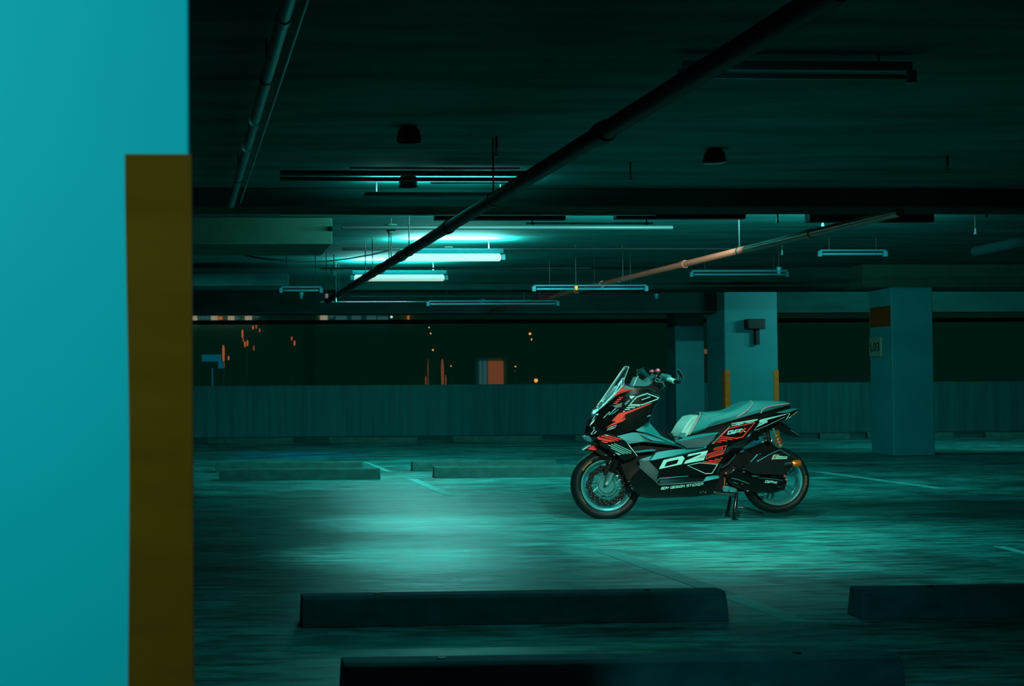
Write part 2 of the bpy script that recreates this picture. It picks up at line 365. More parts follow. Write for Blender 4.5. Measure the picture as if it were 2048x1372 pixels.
pipe('sprinkler_pipe', hz(1800, 424, 1.20), hz(962, 627, 1.20), 0.034, 'redpipe', 'red painted pipe sloping down from right above the scooter', 'pipe', couple=(0.1, 0.3, 0.5, 0.58), hang=(0.2, 0.44, 0.52, 0.63, 0.78, 0.86))

def cross(px0, px1, py, h, r, m, label, cat='conduit', nm='conduit_run', y2=None, hang=()):
    a = hz(px0, py, h); b = hz(px1, y2 if y2 else py, h); b.y = a.y
    return pipe(nm, a, b, r, m, label, cat, hang=hang)
cross(560, 1312, 429, 1.43, 0.010, 'conduit', 'bright thin conduit along the beam above the tube lamps')
cross(1052, 1306, 447, 1.40, 0.010, 'conduit', 'short bright conduit right of the thick pipe', hang=(0.05, 0.95))
cross(684, 1345, 455, 1.50, 0.022, 'cable', 'dark conduit under the slab above the lit tube lamps')
cross(684, 1480, 498, 1.555, 0.016, 'cable', 'dark conduit crossing the ceiling just above the front tube lamp')
cross(640, 1180, 537, 1.42, 0.012, 'cable', 'dark conduit between the two lit tube lamps')
cross(700, 1300, 592, 1.27, 0.010, 'conduit', 'thin conduit under the main beam behind the lamps')
cross(640, 1060, 604, 1.22, 0.008, 'conduit', 'lowest thin conduit behind the lit tube lamps')
cross(700, 1040, 337, 1.56, 0.012, 'conduit', 'upper conduit in the lit ceiling strip')
cross(560, 1060, 346, 1.50, 0.02, 'cable', 'dark conduit across the lit ceiling strip')
cross(560, 1060, 358, 1.52, 0.016, 'cable', 'lower dark conduit across the lit ceiling strip')
cross(860, 1040, 366, 1.54, 0.009, 'conduit', 'short conduit beside the hanger in the lit ceiling strip')

# sagging cable
pts = [(405, 490), (470, 507), (530, 518), (590, 523), (650, 523), (700, 517), (745, 509), (781, 500)]
b0 = at(405, 490, 15.2); o = otube('sagging_cable', [at(x, y, 15.2) for x, y in pts], 0.009, M['cable']); tag(o, 'black cable sagging below the ceiling on the left', 'cable')
o = otube('sagging_cable', [at(x, y, 14.6) for x, y in [(684, 458), (700, 452), (730, 449), (770, 452), (783, 452), (830, 450), (900, 455)]], 0.008, M['cable']); tag(o, 'short black cable looping to the pendant above the lit lamps', 'cable')

# luminaires
def luminaire(pxl, pxr_, py, h, lit, label, housing_up=0.05, grp=None, wide=0.05):
    a = hz(pxl, py, h); b = hz(pxr_, py, h); L = (b.x-a.x); c = Vector(((a.x+b.x)/2, a.y, a.z))
    r = empty('tube_lamp', c)
    bm = bmesh.new(); box(bm, (-L/2, -wide/2, 0.046 if lit else 0.030), (L/2, wide/2, (0.046 if lit else 0.030)+housing_up)); fin(bm, 'housing', M['housing'], r, bevel=0.006)
    bm = bmesh.new(); tube(bm, [(-L/2+0.03, 0, 0), (-L/2+0.045, 0, 0), (L/2-0.045, 0, 0), (L/2-0.03, 0, 0)], [0.03, 0.045, 0.045, 0.03] if lit else [0.010, 0.014, 0.014, 0.010], 14)
    fin(bm, 'fluorescent_tube', M['tube_on' if lit else 'tube_off'], r)
    for s in (-1, 1):
        obox('lamp_holder', (s*L/2-0.022, -0.018, -0.03), (s*L/2+0.022, 0.018, 0.034), M['housing'], r, bevel=0.004)
        otube('hanger', [(s*L*0.36, 0, 0.03+housing_up), (s*L*0.36, 0, SL-c.z-0.001)], 0.005, M['cable'], r, 6)
    if lit:
        for nm, d, z, e in (('up_glow', (0, 0, 1), 0.055+housing_up, 300), ('down_glow', (0, 0, -1), -0.052, 40)):
            l = bpy.data.lights.new(nm, 'AREA'); l.shape = 'RECTANGLE'; l.size = L*0.9; l.size_y = 0.03; l.energy = e; l.color = LC
            lo = bpy.data.objects.new(nm, l); C.objects.link(lo); lo.location = c+Vector((0, 0, z)); aim(lo, d)
    tag(r, label, 'tube lamp', grp); return r
LG = 'fluorescent tube lamps under the ceiling'
luminaire(800, 1006, 515, 1.40, True, 'lit tube lamp, the right and nearer of the glowing two', grp=LG)
luminaire(704, 892, 556, 1.37, True, 'lit tube lamp, the left and farther of the glowing two', grp=LG)
luminaire(1366, 1828, 152, 1.50, False, 'unlit tube lamp nearest the camera at upper right', housing_up=0.045, grp=LG)
luminaire(1383, 1572, 549, 1.36, False, 'unlit tube lamp above the two middle columns', grp=LG, housing_up=0.03)
luminaire(562, 642, 581, 1.10, False, 'short dim tube lamp left of the lit lamps', grp=LG, housing_up=0.02)
luminaire(856, 1112, 608, 1.10, False, 'dim tube lamp below and right of the lit lamps', grp=LG, housing_up=0.02)
luminaire(1068, 1290, 578, 1.10, False, 'dim tube lamp below the red pipe', grp=LG, housing_up=0.02)
luminaire(1640, 1770, 508, 1.42, False, 'barely visible tube lamp right of the red pipe', grp=LG, housing_up=0.02)

# downlight cans, housings for the added spots
for i, (loc, lb) in enumerate(zip(CAN, ['added key light can in front of the scooter above the frame', 'added ceiling can light over the nearest wheel stoppers', 'added dark ceiling can light above the scooter', 'added dark ceiling can light over the far part of the bright floor patch', 'added dark ceiling can light over the near part of the bright floor patch'])):
    r = empty('added_downlight', loc)
    bm = bmesh.new(); lathe(bm, (0, 0, 0), [(0.001, 0.07), (0.05, 0.07), (0.07, 0.05), (0.08, -0.02), (0.076, -0.02), (0.066, 0.04), (0.001, 0.06)], 24, 'z'); fin(bm, 'can_shade', M['matblack'], r)
    otube('stem', [(0, 0, 0.06), (0, 0, SL-loc.z-0.001)], 0.02, M['cable'], r, 8); tag(r, lb, 'added_downlight', 'added ceiling downlights')

for (px, D, e, dz), lb in zip(BAT, ['right of the red pipe', 'over the thick pipe', 'over the red pipe', 'behind the main beam at left', 'behind the main beam at centre', 'behind the sign column', 'at the far right edge']):
    p = at(px, 500, D); r = empty('added_batten_lamp', (p.x, p.y, 2.56))
    obox('housing', (-0.6, -0.05, 0.0), (0.6, 0.05, SL-2.56-0.001), M['matblack'], r, bevel=0.005)
    tag(r, 'added batten lamp tucked up behind a ceiling beam %s' % lb, 'batten lamp', 'added batten lamps hidden behind the beams')
r = empty('added_trough_lamp', UPL); obox('tray', (-0.6, -0.05, -0.03), (0.6, 0.05, -0.002), M['matblack'], r)
for s_ in (-0.5, 0.5): otube('hanger', [(s_, 0.04, -0.01), (s_, 0.04, SL-UPL.z-0.001)], 0.005, M['cable'], r, 6)
tag(r, 'added dark trough lamp washing the ceiling strip before the second beam', 'trough lamp')

# pendants, sprinklers and boxes
def pendant(px, py, h, label, col='duct', rr=0.07, drop=0.3):
    p = hz(px, py, h); r = empty('ceiling_pendant', p)
    bm = bmesh.new(); lathe(bm, (0, 0, 0), [(0.001, -0.05), (rr*0.45, -0.045), (rr, 0.03), (rr*0.9, 0.045), (0.001, 0.05)], 20, 'z'); fin(bm, 'shade', M[col], r)
    otube('stem', [(0, 0, 0.04), (0, 0, SL-p.z-0.001)], 0.007, M['cable'], r, 8)
    if drop: otube('drop_rod', [(0, 0, -0.05), (0, 0, -0.05-drop)], 0.006, M['cable'], r, 8)
    tag(r, label, 'pendant'); return r
pendant(782, 458, 1.50, 'dark bell shaped pendant with rod above the thick pipe', rr=0.065, drop=0.28)
pendant(668, 544, 1.38, 'small round ceiling detector left of the lit lamps', rr=0.05, drop=0, col='tube_off')
pendant(602, 591, 1.22, 'small dome detector below the short dim lamp', rr=0.045, drop=0, col='tube_off')
pendant(963, 604, 1.22, 'small cone detector on the dim lamp below the lit ones', rr=0.06, drop=0, col='tube_off')
pendant(1313, 592, 1.24, 'small dome detector right of the red pipe end', rr=0.04, drop=0, col='tube_off')
pendant(1558, 541, 1.37, 'small dome detector at the right end of the middle unlit lamp', rr=0.035, drop=0, col='tube_off')
def sprink(px, py, h, label, s=1.0, col='conduit'):
    p = hz(px, py, h); r = empty('sprinkler', p)
    bm = bmesh.new(); lathe(bm, (0, 0, 0), [(0.001, -0.03), (0.018*s, -0.028), (0.012*s, -0.01), (0.008*s, 0.03), (0.001, 0.03)], 12, 'z'); fin(bm, 'nozzle', M[col], r)
    otube('drop_pipe', [(0, 0, 0.02), (0, 0, SL-p.z-0.001)], 0.008, M['cable'], r, 8); tag(r, label, 'sprinkler', 'sprinkler heads under the ceiling'); return r
for px, py, h, lb in [(1555, 440, 1.45, 'sprinkler head above the middle unlit lamp'), (1564, 505, 1.45, 'sprinkler head just over the middle unlit lamp'),
                      (1645, 447, 1.5, 'sprinkler head left of the red pipe upper end'), (1895, 341, 1.5, 'highest sprinkler head at upper right'),
                      (1951, 463, 1.45, 'bright sprinkler head near the right edge'), (1261, 354, 1.5, 'lone sprinkler head high in the dark ceiling'),
                      (1973, 429, 1.5, 'small sprinkler head above the bright one near the right edge'), (993, 306, 1.5, 'sprinkler head above the lit ceiling strip'),
                      (672, 600, 1.1, 'sprinkler head hanging left of the thick pipe end')]:
    sprink(px, py, h, lb)
o = obox('junction_box', tuple(hz(888, 503, 1.53)+Vector((0, -0.05, -0.005))), tuple(hz(888, 503, 1.53)+Vector((0.10, 0.05, 0.06))), M['cable'], bevel=0.004); tag(o, 'dark junction box on the conduit over the front lit lamp', 'junction box')
for nm, px, py, D, col, lb in (('pipe_fitting', 653, 592, 17.5, 'redmetal', 'tiny red hanging fitting left of the thick pipe end'), ('pipe_fitting', 1152, 576, 16.6, 'orange', 'tiny orange hanging fitting beside the red pipe')):
    c = at(px, py, D); r = empty('hanging_valve', c); obox('valve_body', (-0.02, -0.02, -0.03), (0.02, 0.02, 0.03), M[col], r, bevel=0.006)
    otube('stem', [(0, 0, 0.03), (0, 0, SL-c.z-0.001)], 0.005, M['cable'], r, 6); tag(r, lb, 'fitting')
a = hz(1952, 503, 1.30); b = hz(2075, 478, 1.30)
o = otube('side_duct', [a, b], 0.055, M['darkpipe'], None, 16); tag(o, 'teal pipe piece leaving the right edge under the ceiling', 'pipe')

# ------------------------------------------------------------------ the city outside
struct(obox('ground', (-220, YW+2, -9.2), (260, 300, -9.0), M['city']))
def cbox(bm, px0, py0, px1, py1, D, th=1.0):
    a = at(px0, py1, D); b = at(px1, py0, D); box(bm, (min(a.x, b.x), a.y, a.z), (max(a.x, b.x), a.y+th, b.z))
def building(px0, px1, pyt, D, label, wins, th=12):
    a = at(px0, pyt, D); b = at(px1, pyt, D); r = empty('building', ((a.x+b.x)/2, a.y, -9.0))
    bm = bmesh.new(); box(bm, (a.x-r.location.x, 0, 0), (b.x-r.location.x, th, a.z+9)); fin(bm, 'walls', M['city'], r)
    for x0, y0, x1, y1, m in wins:
        bm = bmesh.new(); cbox(bm, x0, y0, x1, y1, D-0.12, 0.2); bmesh.ops.translate(bm, verts=bm.verts, vec=-r.location); fin(bm, 'window', M[m], r)
    tag(r, label, 'building'); return r
building(300, 540, 605, 95, 'dark far building with a row of warm lit windows', [(384, 632, 394, 645, 'e_win'), (402, 633, 417, 638, 'e_win2'), (422, 632, 435, 640, 'e_win'), (436, 633, 445, 639, 'e_orange'), (456, 632, 469, 640, 'e_win'), (471, 633, 479, 639, 'e_win2'), (490, 632, 504, 640, 'e_win'), (506, 633, 519, 635, 'e_win2')])
building(628, 860, 605, 98, 'dark far building with a long cool lit window row', [(641, 631, 655, 640, 'e_win'), (660, 631, 667, 635, 'e_win2'), (672, 632, 694, 640, 'e_win2'), (704, 632, 722, 640, 'e_win2'), (734, 632, 752, 640, 'e_win2'), (756, 633, 776, 640, 'e_win2'), (815, 631, 819, 640, 'e_orange')])
building(950, 1015, 716, 70, 'low building outside with a floodlit orange wall', [(978, 722, 1007, 770, 'e_wall'), (968, 722, 973, 770, 'e_win2'), (960, 722, 964, 770, 'e_win2')])
def glow(px0, py0, px1, py1, D, m, name, label, cat, grp=None):
    a = at(px0, py1, D); b = at(px1, py0, D); r = empty(name, ((a.x+b.x)/2, a.y, -9.0)); hw = abs(b.x-a.x)/2
    z0, z1 = a.z+9, b.z+9
    bm = bmesh.new(); tube(bm, [(0, 0, z0), (0, 0, z0*0.3+z1*0.7), (0, 0, z1)], [hw*0.8, hw, hw*0.5], 10); fin(bm, 'glowing_tube', M[m], r)
    otube('post', [(0, 0.0, 0), (0, 0.0, z0)], min(hw*0.4, 0.08), M['city'], r, 6); tag(r, label, cat, grp)
for a in [(444.5, 690, 449.5, 722, 'tall orange neon tube outside right of the blue awning'), (446, 722, 449, 736, 'short orange neon stub under the tall neon tube'), (455, 712, 459, 720, 'small orange neon mark right of the tall neon tube'),
          (483, 659, 487, 676, 'upper orange neon tube left of centre outside'), (484, 677, 488, 684, 'orange neon below the upper neon tube'), (488, 683, 492, 694, 'orange neon step to the right of the upper neon tube'),
          (493, 680, 497, 692, 'second orange neon step outside'), (505, 691, 509, 701, 'lowest orange neon of the stepped group'), (504, 651, 508, 659, 'topmost orange neon mark outside'),
          (511, 650, 514, 657, 'orange neon mark right of the topmost one'), (518, 657, 521, 664, 'orange neon hook outside under the window row'), (582, 673, 585, 681, 'lone orange neon mark outside'), (587, 681, 591, 691, 'lower lone orange neon mark outside')]:
    ND = 62+2.2*(int(a[0]) % 7); glow(*a[:4], ND, 'e_orange', 'neon_tube', a[4], 'neon light', 'orange neon lights outside')
for a in [(855, 718, 860, 772, 'left floodlit column outside'), (882, 718, 888, 772, 'middle floodlit column outside'), (890, 750, 893, 772, 'short floodlit column outside'), (850, 752, 853, 772, 'shortest floodlit column outside, at far left')]:
    glow(*a[:4], 64, 'e_wall', 'floodlit_column', a[4], 'column', 'floodlit columns outside')
bm = bmesh.new(); cbox(bm, 404, 709, 443, 722, 66, 1.5); cbox(bm, 437, 722, 447, 736, 66, 1.5); cbox(bm, 424, 736, 426, 830, 66, 0.2)
p = at(404, 709, 66); o = fin(bm, 'blue_awning', M['e_blue']); tag(o, 'blue lit awning outside beside the pillar', 'awning')
def globe(px, py, D, rpx, m, label, post=True):
    c = at(px, py, D); r = empty('street_lamp', (c.x, c.y, -9.0)); z = c.z+9; rr = rpx*D/2800
    bm = bmesh.new(); bmesh.ops.create_icosphere(bm, subdivisions=2, radius=rr, matrix=Matrix.Translation((0, 0, z))); fin(bm, 'globe', M[m], r)
    otube('post', [(0, 0, 0), (0, 0, z-rr*0.9)], 0.04, M['city'], r, 6); tag(r, label, 'lamp', 'lamps outside the garage')
for a in [(1060, 667.5, 60, 2.6, 'e_amber', 'amber globe lamp, the higher of the pair outside'), (1061.5, 679, 61, 2.9, 'e_amber', 'amber globe lamp, the lower of the pair outside'),
          (1072, 761, 58, 4.0, 'e_amber', 'bright orange lamp just above the parapet'), (783, 634, 80, 2.6, 'e_white', 'small white round lamp among the cool windows'),
          (1031, 733, 63, 1.6, 'e_amber', 'dim orange lamp right of the floodlit wall'), (1030.5, 742, 64, 1.6, 'e_amber', 'dim orange lamp below another right of the floodlit wall'),
          (861.5, 667, 60, 1.6, 'e_amber', 'amber fairy light high over the floodlit columns'), (858, 655, 60.5, 1.3, 'e_white', 'pale fairy light, topmost over the floodlit columns'),
          (866, 700, 61.5, 1.9, 'e_amber', 'amber fairy light just over the floodlit columns'), (859, 697, 62, 1.3, 'e_white', 'pale fairy light just over the left floodlit column'),
          (902, 732, 62.5, 1.4, 'e_amber', 'orange fairy light right of the floodlit columns')]:
    globe(*a)
q = at(1419, 703, 27.5); o = obox('signal_light', (r3.location.x+W3, q.y-0.03, q.z-0.045), (q.x+0.045, q.y+0.03, q.z+0.045), M['e_wall'], bevel=0.004); tag(o, 'tiny orange light between the two middle columns', 'light')

# ------------------------------------------------------------------ the scooter
Ds = 11.11
gp = at(1380, 1037, Ds); ROOT = empty('motor_scooter', (gp.x, gp.y, 0.0), -YAW)
tag(ROOT, 'black sport scooter with red and mint decals standing on its centre stand', 'scooter')
RI = (Matrix.Translation(Vector((gp.x, gp.y, 0))) @ Matrix.Rotation(-YAW, 4, 'Z')).inverted()
ZM = {'A': (1120, 720, 7.296), 'B': (1340, 780, 6.827), 'Cc': (1130, 860, 7.222), 'D': (1380, 880, 7.877), 'A1': (1220, 730, 12.8), 'A2': (1170, 780, 12.8),
      'A3': (1160, 860, 12.8), 'A4': (1280, 850, 9.144), 'A5': (1400, 830, 10.557), 'A6': (1500, 800, 10.557), 'A7': (1400, 920, 10.557), 'A8': (1500, 900, 10.557), 'P': (0, 0, 1)}
def K(t, pts):
    x0, y0, s = ZM[t]; return [(x0+p[0]/s, y0+p[1]/s)+tuple(p[2:]) for p in pts]
def S(px, py, y): return RI @ at(px, py, Ds+y)

def inset(poly, d):
    n = len(poly); out = []
    ar = sum(poly[i][0]*poly[(i+1) % n][1]-poly[(i+1) % n][0]*poly[i][1] for i in range(n)); sg_ = 1 if ar > 0 else -1
    for i in range(n):
        p = Vector(poly[i][:2]); a = Vector(poly[i-1][:2]); b = Vector(poly[(i+1) % n][:2])
        e1 = (p-a).normalized(); e2 = (b-p).normalized(); n1 = Vector((-e1.y, e1.x))*sg_; n2 = Vector((-e2.y, e2.x))*sg_
        m_ = n1+n2
        if m_.length < 1e-4: m_ = n1
        m_.normalize(); c = max(0.5, m_.dot(n1)); q_ = p+m_*(d/c); out.append((q_.x, q_.y))
    return out

def pillow(name, t, pts, rings, m, parent=None, bevel=0.0, ang=35, seg=2):
    """rings: (inset in photo px, half width in m); first ring is the centre edge of the shell"""
    P = K(t, pts); bm = bmesh.new(); near = []; farr = []
    for ins, h in rings:
        q_ = inset(P, ins) if ins else [p[:2] for p in P]
        hs = [(h*(p[2] if len(p) > 2 else 1)) for p in P]
        L = [S(x, y, -hh) for (x, y), hh in zip(q_, hs)]
        near.append([bm.verts.new(v) for v in L]); farr.append([bm.verts.new((v.x, -v.y, v.z)) for v in L])
    n = len(P)
    for R_ in (near, farr):
        for A, B in zip(R_, R_[1:]):
            for i in range(n): j = (i+1) % n; bm.faces.new((A[i], A[j], B[j], B[i]))
        fs = bm.faces.new(R_[-1])
    for i in range(n): j = (i+1) % n; bm.faces.new((near[0][i], near[0][j], farr[0][j], farr[0][i]))
    bmesh.ops.triangulate(bm, faces=[f for f in bm.faces if len(f.verts) > 4], ngon_method='EAR_CLIP')
    return fin(bm, name, m, parent or ROOT, ang, bevel, seg)

def facet(name, t, pts, m, th=0.012, parent=None, both=True, bevel=0.002):
    """polygon with its own half width per corner, made into a solid plate (and its mirror image on the far side)"""
    P = K(t, pts); res = []
    for s in ((1, -1) if both else (1,)):
        bm = bmesh.new(); o_ = [S(x, y, -h) for x, y, h in P]
        A = [bm.verts.new((v.x, v.y*s, v.z)) for v in o_]; B = [bm.verts.new((v.x, (v.y+th)*s, v.z)) for v in o_]
        bm.faces.new(A); bm.faces.new(B[::-1])
        for i in range(len(P)): j = (i+1) % len(P); bm.faces.new((A[i], B[i], B[j], A[j]))
        bmesh.ops.triangulate(bm, faces=[f for f in bm.faces if len(f.verts) > 4], ngon_method='EAR_CLIP')
        res.append(fin(bm, name, m, parent or ROOT, 20, bevel, 1))
    return res[0]

class Decal:
    def __init__(s, h): s.bm = bmesh.new(); s.h = h
    def poly(s, t, pts):
        P = K(t, pts); f = s.bm.faces.new([s.bm.verts.new(S(p[0], p[1], -s.h)) for p in P])
        bmesh.ops.triangulate(s.bm, faces=[f], ngon_method='EAR_CLIP'); return s
    def ring(s, t, a, b):
        A = [s.bm.verts.new(S(x, y, -s.h)) for x, y in K(t, a)]; B = [s.bm.verts.new(S(x, y, -s.h)) for x, y in K(t, b)]; n = len(A)
        for i in range(n): j = (i+1) % n; s.bm.faces.new((A[i], A[j], B[j], B[i]))
        return s
    def line(s, t, pts, w, closed=False, w2=None):
        P = [Vector(p[:2]) for p in K(t, pts)]; n = len(P); Lf = []; Rt = []
        for i, p in enumerate(P):
            a = P[i-1] if (i > 0 or closed) else None; b = P[(i+1) % n] if (i < n-1 or closed) else None
            e = []
            if a is not None: e.append((p-a).normalized())
            if b is not None: e.append((b-p).normalized())
            nn = sum((Vector((-x.y, x.x)) for x in e), Vector((0, 0)))
            if nn.length < 1e-3: nn = Vector((-e[0].y, e[0].x))
            nn.normalize(); c = max(0.55, nn.dot(Vector((-e[0].y, e[0].x))))
            ww = w if w2 is None else w+(w2-w)*i/(n-1)
            Lf.append(s.bm.verts.new(S(*(p+nn*(ww/2/c)), -s.h))); Rt.append(s.bm.verts.new(S(*(p-nn*(ww/2/c)), -s.h)))
        for i in range(n if closed else n-1): j = (i+1) % n; s.bm.faces.new((Lf[i], Lf[j], Rt[j], Rt[i]))
        return s
    def done(s, name, m, parent, label=None):
        geo = bmesh.ops.extrude_face_region(s.bm, geom=list(s.bm.faces))
        vs = [e for e in geo['geom'] if isinstance(e, bmesh.types.BMVert)]
        bmesh.ops.translate(s.bm, verts=vs, vec=(0, -0.0008, 0))
        bmesh.ops.recalc_face_normals(s.bm, faces=s.bm.faces)
        me = bpy.data.meshes.new(name); s.bm.to_mesh(me); s.bm.free(); o_ = link(name, me, m, parent)
        if label: o_['label'] = label
        return o_
def stext(name, s, t, o_, vx, vy, h, m, parent, label=None):
    """text whose baseline starts at o_, runs along vx and rises along vy, in photo coordinates"""
    x0, y0, sc_ = ZM[t]
    q_ = text_obj(name, s, lambda u, v: S(x0+(o_[0]+vx[0]*u+vy[0]*v)/sc_, y0+(o_[1]+vx[1]*u+vy[1]*v)/sc_, -h), m, parent)
    if label: q_['label'] = label
    return q_
GL = {'A': [[(0, 0), (0, .7), (.3, 1), (1, 1), (1, 0)], [(0, .4), (1, .4)]], 'B': [[(0, 0), (0, 1), (.9, 1), (.9, .5), (0, .5)], [(.9, .5), (1, .35), (1, 0), (0, 0)]],
      'O': [[(0, 0), (0, 1), (1, 1), (1, 0), (-.06, 0)]], '0': [[(0, 0), (0, 1), (1, 1), (1, 0), (-.06, 0)]], 'Y': [[(0, 1), (0, .5), (1, .5), (1, 1)], [(.5, .5), (.5, 0)]],
      'D': [[(0, 0), (0, 1), (.8, 1), (1, .8), (1, 0), (-.06, 0)]], 'E': [[(1, 1), (0, 1), (0, 0), (1, 0)], [(0, .5), (.85, .5)]], 'S': [[(1, 1), (0, 1), (0, .5), (1, .5), (1, 0), (0, 0)]],
      '5': [[(1, 1), (0, 1), (0, .5), (1, .5), (1, 0), (0, 0)]], 'I': [[(.5, 0), (.5, 1)]], '1': [[(.25, .85), (.7, 1), (.7, 0)]], 'G': [[(1, 1), (0, 1), (0, 0), (1, 0), (1, .5), (.45, .5)]],
      'N': [[(0, 0), (0, 1), (1, 0), (1, 1)]], 'T': [[(0, 1), (1, 1)], [(.5, 1), (.5, 0)]], 'C': [[(1, 1), (0, 1), (0, 0), (1, 0)]], 'K': [[(0, 0), (0, 1)], [(1, 1), (0, .5), (1, 0)]],
      'R': [[(0, 0), (0, 1), (1, 1), (1, .5), (0, .5)], [(.5, .5), (1, 0)]], 'P': [[(0, 0), (0, 1), (1, 1), (1, .45), (0, .45)]], 'H': [[(0, 0), (0, 1)], [(1, 0), (1, 1)], [(0, .5), (1, .5)]],
      'X': [[(0, 0), (1, 1)], [(0, 1), (1, 0)]], '-': [[(.1, .5), (.9, .5)]], ' ': []}
def btext(name, s_, t, o_, vx, vy, h, m, parent, w, label=None, gap=0.30):
    """square block lettering drawn as bars, in photo coordinates"""
    d_ = Decal(h); adv = {'I': .45, '1': .75, ' ': .55}; tot = sum(adv.get(c, 1)+gap for c in s_)-gap; x_ = 0
    for c in s_:
        wd = adv.get(c, 1)
        for L_ in GL[c]:
            P_ = []
            for gx, gy in L_:
                g = gx if wd == 1 else (gx-0.5)*min(1, wd)+wd/2
                u = (x_+g)/tot; P_.append((o_[0]+vx[0]*u+vy[0]*gy, o_[1]+vx[1]*u+vy[1]*gy))
            d_.line(t, P_, w)
        x_ += wd+gap
    return d_.done(name, m, parent, label)
def rod(name, t, pts, r, m, parent=None, y=None, n=10):
    L = [S(p[0], p[1], -(p[2] if len(p) > 2 else y)) for p in K(t, pts)]; return otube(name, L, r, m, parent or ROOT, n)
U = 1/252.0

# --- wheels
def wheel(name, cx, cy, R, rr, wid, hub_r):
    c = S(cx, cy, 0)
    bm = bmesh.new(); hw = wid/2
    lathe(bm, (0, 0, 0), [(rr-0.004, -hw*0.62), (rr+0.012, -hw*0.82), (rr+(R-rr)*0.45, -hw), (R-0.028, -hw*0.92), (R-0.009, -hw*0.62), (R-0.001, -hw*0.25), (R, 0), (R-0.001, hw*0.25), (R-0.009, hw*0.62), (R-0.028, hw*0.92), (rr+(R-rr)*0.45, hw), (rr+0.012, hw*0.82), (rr-0.004, hw*0.62)], 72)
    T = fin(bm, 'tyre', M['rubber'], ROOT, 60); T.location = c
    bm = bmesh.new()
    lathe(bm, (0, 0, 0), [(rr+0.003, -hw*0.84), (rr-0.004, -hw*0.86), (rr-0.010, -hw*0.80), (rr-0.022, -hw*0.62), (rr-0.028, -hw*0.4), (rr-0.030, -hw*0.1), (rr-0.030, hw*0.1), (rr-0.024, hw*0.5), (rr-0.012, hw*0.62), (rr-0.006, hw*0.74), (rr+0.003, hw*0.70)], 72)
    W_ = fin(bm, 'rim', M['rim'], ROOT, 50); W_.location = c
    for kk in range(5):
        a = kk*2*PI/5+0.62
        bm = bmesh.new()
        for da in (-0.13, 0.13):
            p0_ = Vector((math.cos(a+da*1.6), 0, math.sin(a+da*1.6)))*hub_r; p1_ = Vector((math.cos(a+da), 0, math.sin(a+da)))*(rr-0.026)
            d_ = (p1_-p0_).normalized(); nrm = Vector((-d_.z, 0, d_.x))*0.0055
            v = []
            for q_, yy in ((p0_, 0.016), (p1_, 0.012)):
                for s1 in (-1, 1):
                    for s2 in (-1, 1): v.append(bm.verts.new(q_+nrm*s1+Vector((0, yy*s2-0.004, 0))))
            for f in ((0, 1, 3, 2), (4, 6, 7, 5), (0, 4, 5, 1), (2, 3, 7, 6), (0, 2, 6, 4), (1, 5, 7, 3)): bm.faces.new([v[i] for i in f])
        s_ = fin(bm, 'spoke', M['disc'], ROOT, bevel=0.0015); s_.location = c
    bm = bmesh.new(); lathe(bm, (0, 0, 0), [(0.0005, -0.035), (hub_r*0.6, -0.035), (hub_r, -0.022), (hub_r*1.05, 0.0), (hub_r, 0.025), (0.0005, 0.025)], 32); h_ = fin(bm, 'hub', M['rim'], ROOT); h_.location = c
    return c, T
cf, TF = wheel('front', 1210.7, 970.1, 0.275, 0.200, 0.115, 0.055)
fz = cf.z-0.275
cr, TR = wheel('rear', 1550.6, 959.8, 0.262, 0.193, 0.13, 0.06)
# touch the floor with the front tyre
# brake disc
bm = bmesh.new(); nd = 60
def rad(k_, base, amp): return base+amp*math.cos(k_*2*PI/nd*10)
for (ri, ro, y_) in ((0.117, 0.160, -0.046),):
    vi = [];
    for s_ in (-0.0025, 0.0025):
        vi.append([[bm.verts.new((rad(k_, r_, am)*math.cos(2*PI*k_/nd), y_+s_, rad(k_, r_, am)*math.sin(2*PI*k_/nd))) for k_ in range(nd)] for r_, am in ((ri, 0.003), (ro, 0.004))])
    for k_ in range(nd):
        j = (k_+1) % nd
        bm.faces.new((vi[0][0][k_], vi[0][0][j], vi[0][1][j], vi[0][1][k_])); bm.faces.new((vi[1][0][k_], vi[1][1][k_], vi[1][1][j], vi[1][0][j]))
        bm.faces.new((vi[0][0][k_], vi[1][0][k_], vi[1][0][j], vi[0][0][j])); bm.faces.new((vi[0][1][k_], vi[0][1][j], vi[1][1][j], vi[1][1][k_]))
DK = fin(bm, 'brake_disc', M['matblack'], ROOT); DK.location = cf
bm = bmesh.new()
for k_ in range(54):
    a = 2*PI*k_/54; r_ = 0.126+0.0125*(k_ % 3); lathe(bm, (r_*math.cos(a), -0.0488, r_*math.sin(a)), [(0.0002, -0.0006), (0.0030, -0.0006), (0.0034, 0.0002)], 6)
o = fin(bm, 'drill_holes', M['steel'], DK)
bm = bmesh.new()
for k_ in range(10):
    a = 2*PI*k_/10+0.2
    p0_ = Vector((math.cos(a)*0.075, -0.044, math.sin(a)*0.075)); p1_ = Vector((math.cos(a+0.22)*0.119, -0.046, math.sin(a+0.22)*0.119)); tube(bm, [p0_, p1_], 0.005, 8)
lathe(bm, (0, -0.044, 0), [(0.070, -0.003), (0.082, -0.003), (0.082, 0.003), (0.070, 0.003)], 40, closed=True)
lathe(bm, (0, -0.044, 0), [(0.098, -0.003), (0.104, -0.003), (0.104, 0.003), (0.098, 0.003)], 40, closed=True)
fin(bm, 'disc_carrier', M['disc'], DK)
bm = bmesh.new(); lathe(bm, (0, -0.035, 0), [(0.0005, -0.006), (0.060, -0.006), (0.066, 0.0), (0.066, 0.006)], 40); fin(bm, 'hub_cover', M['rim'], ROOT).location = cf
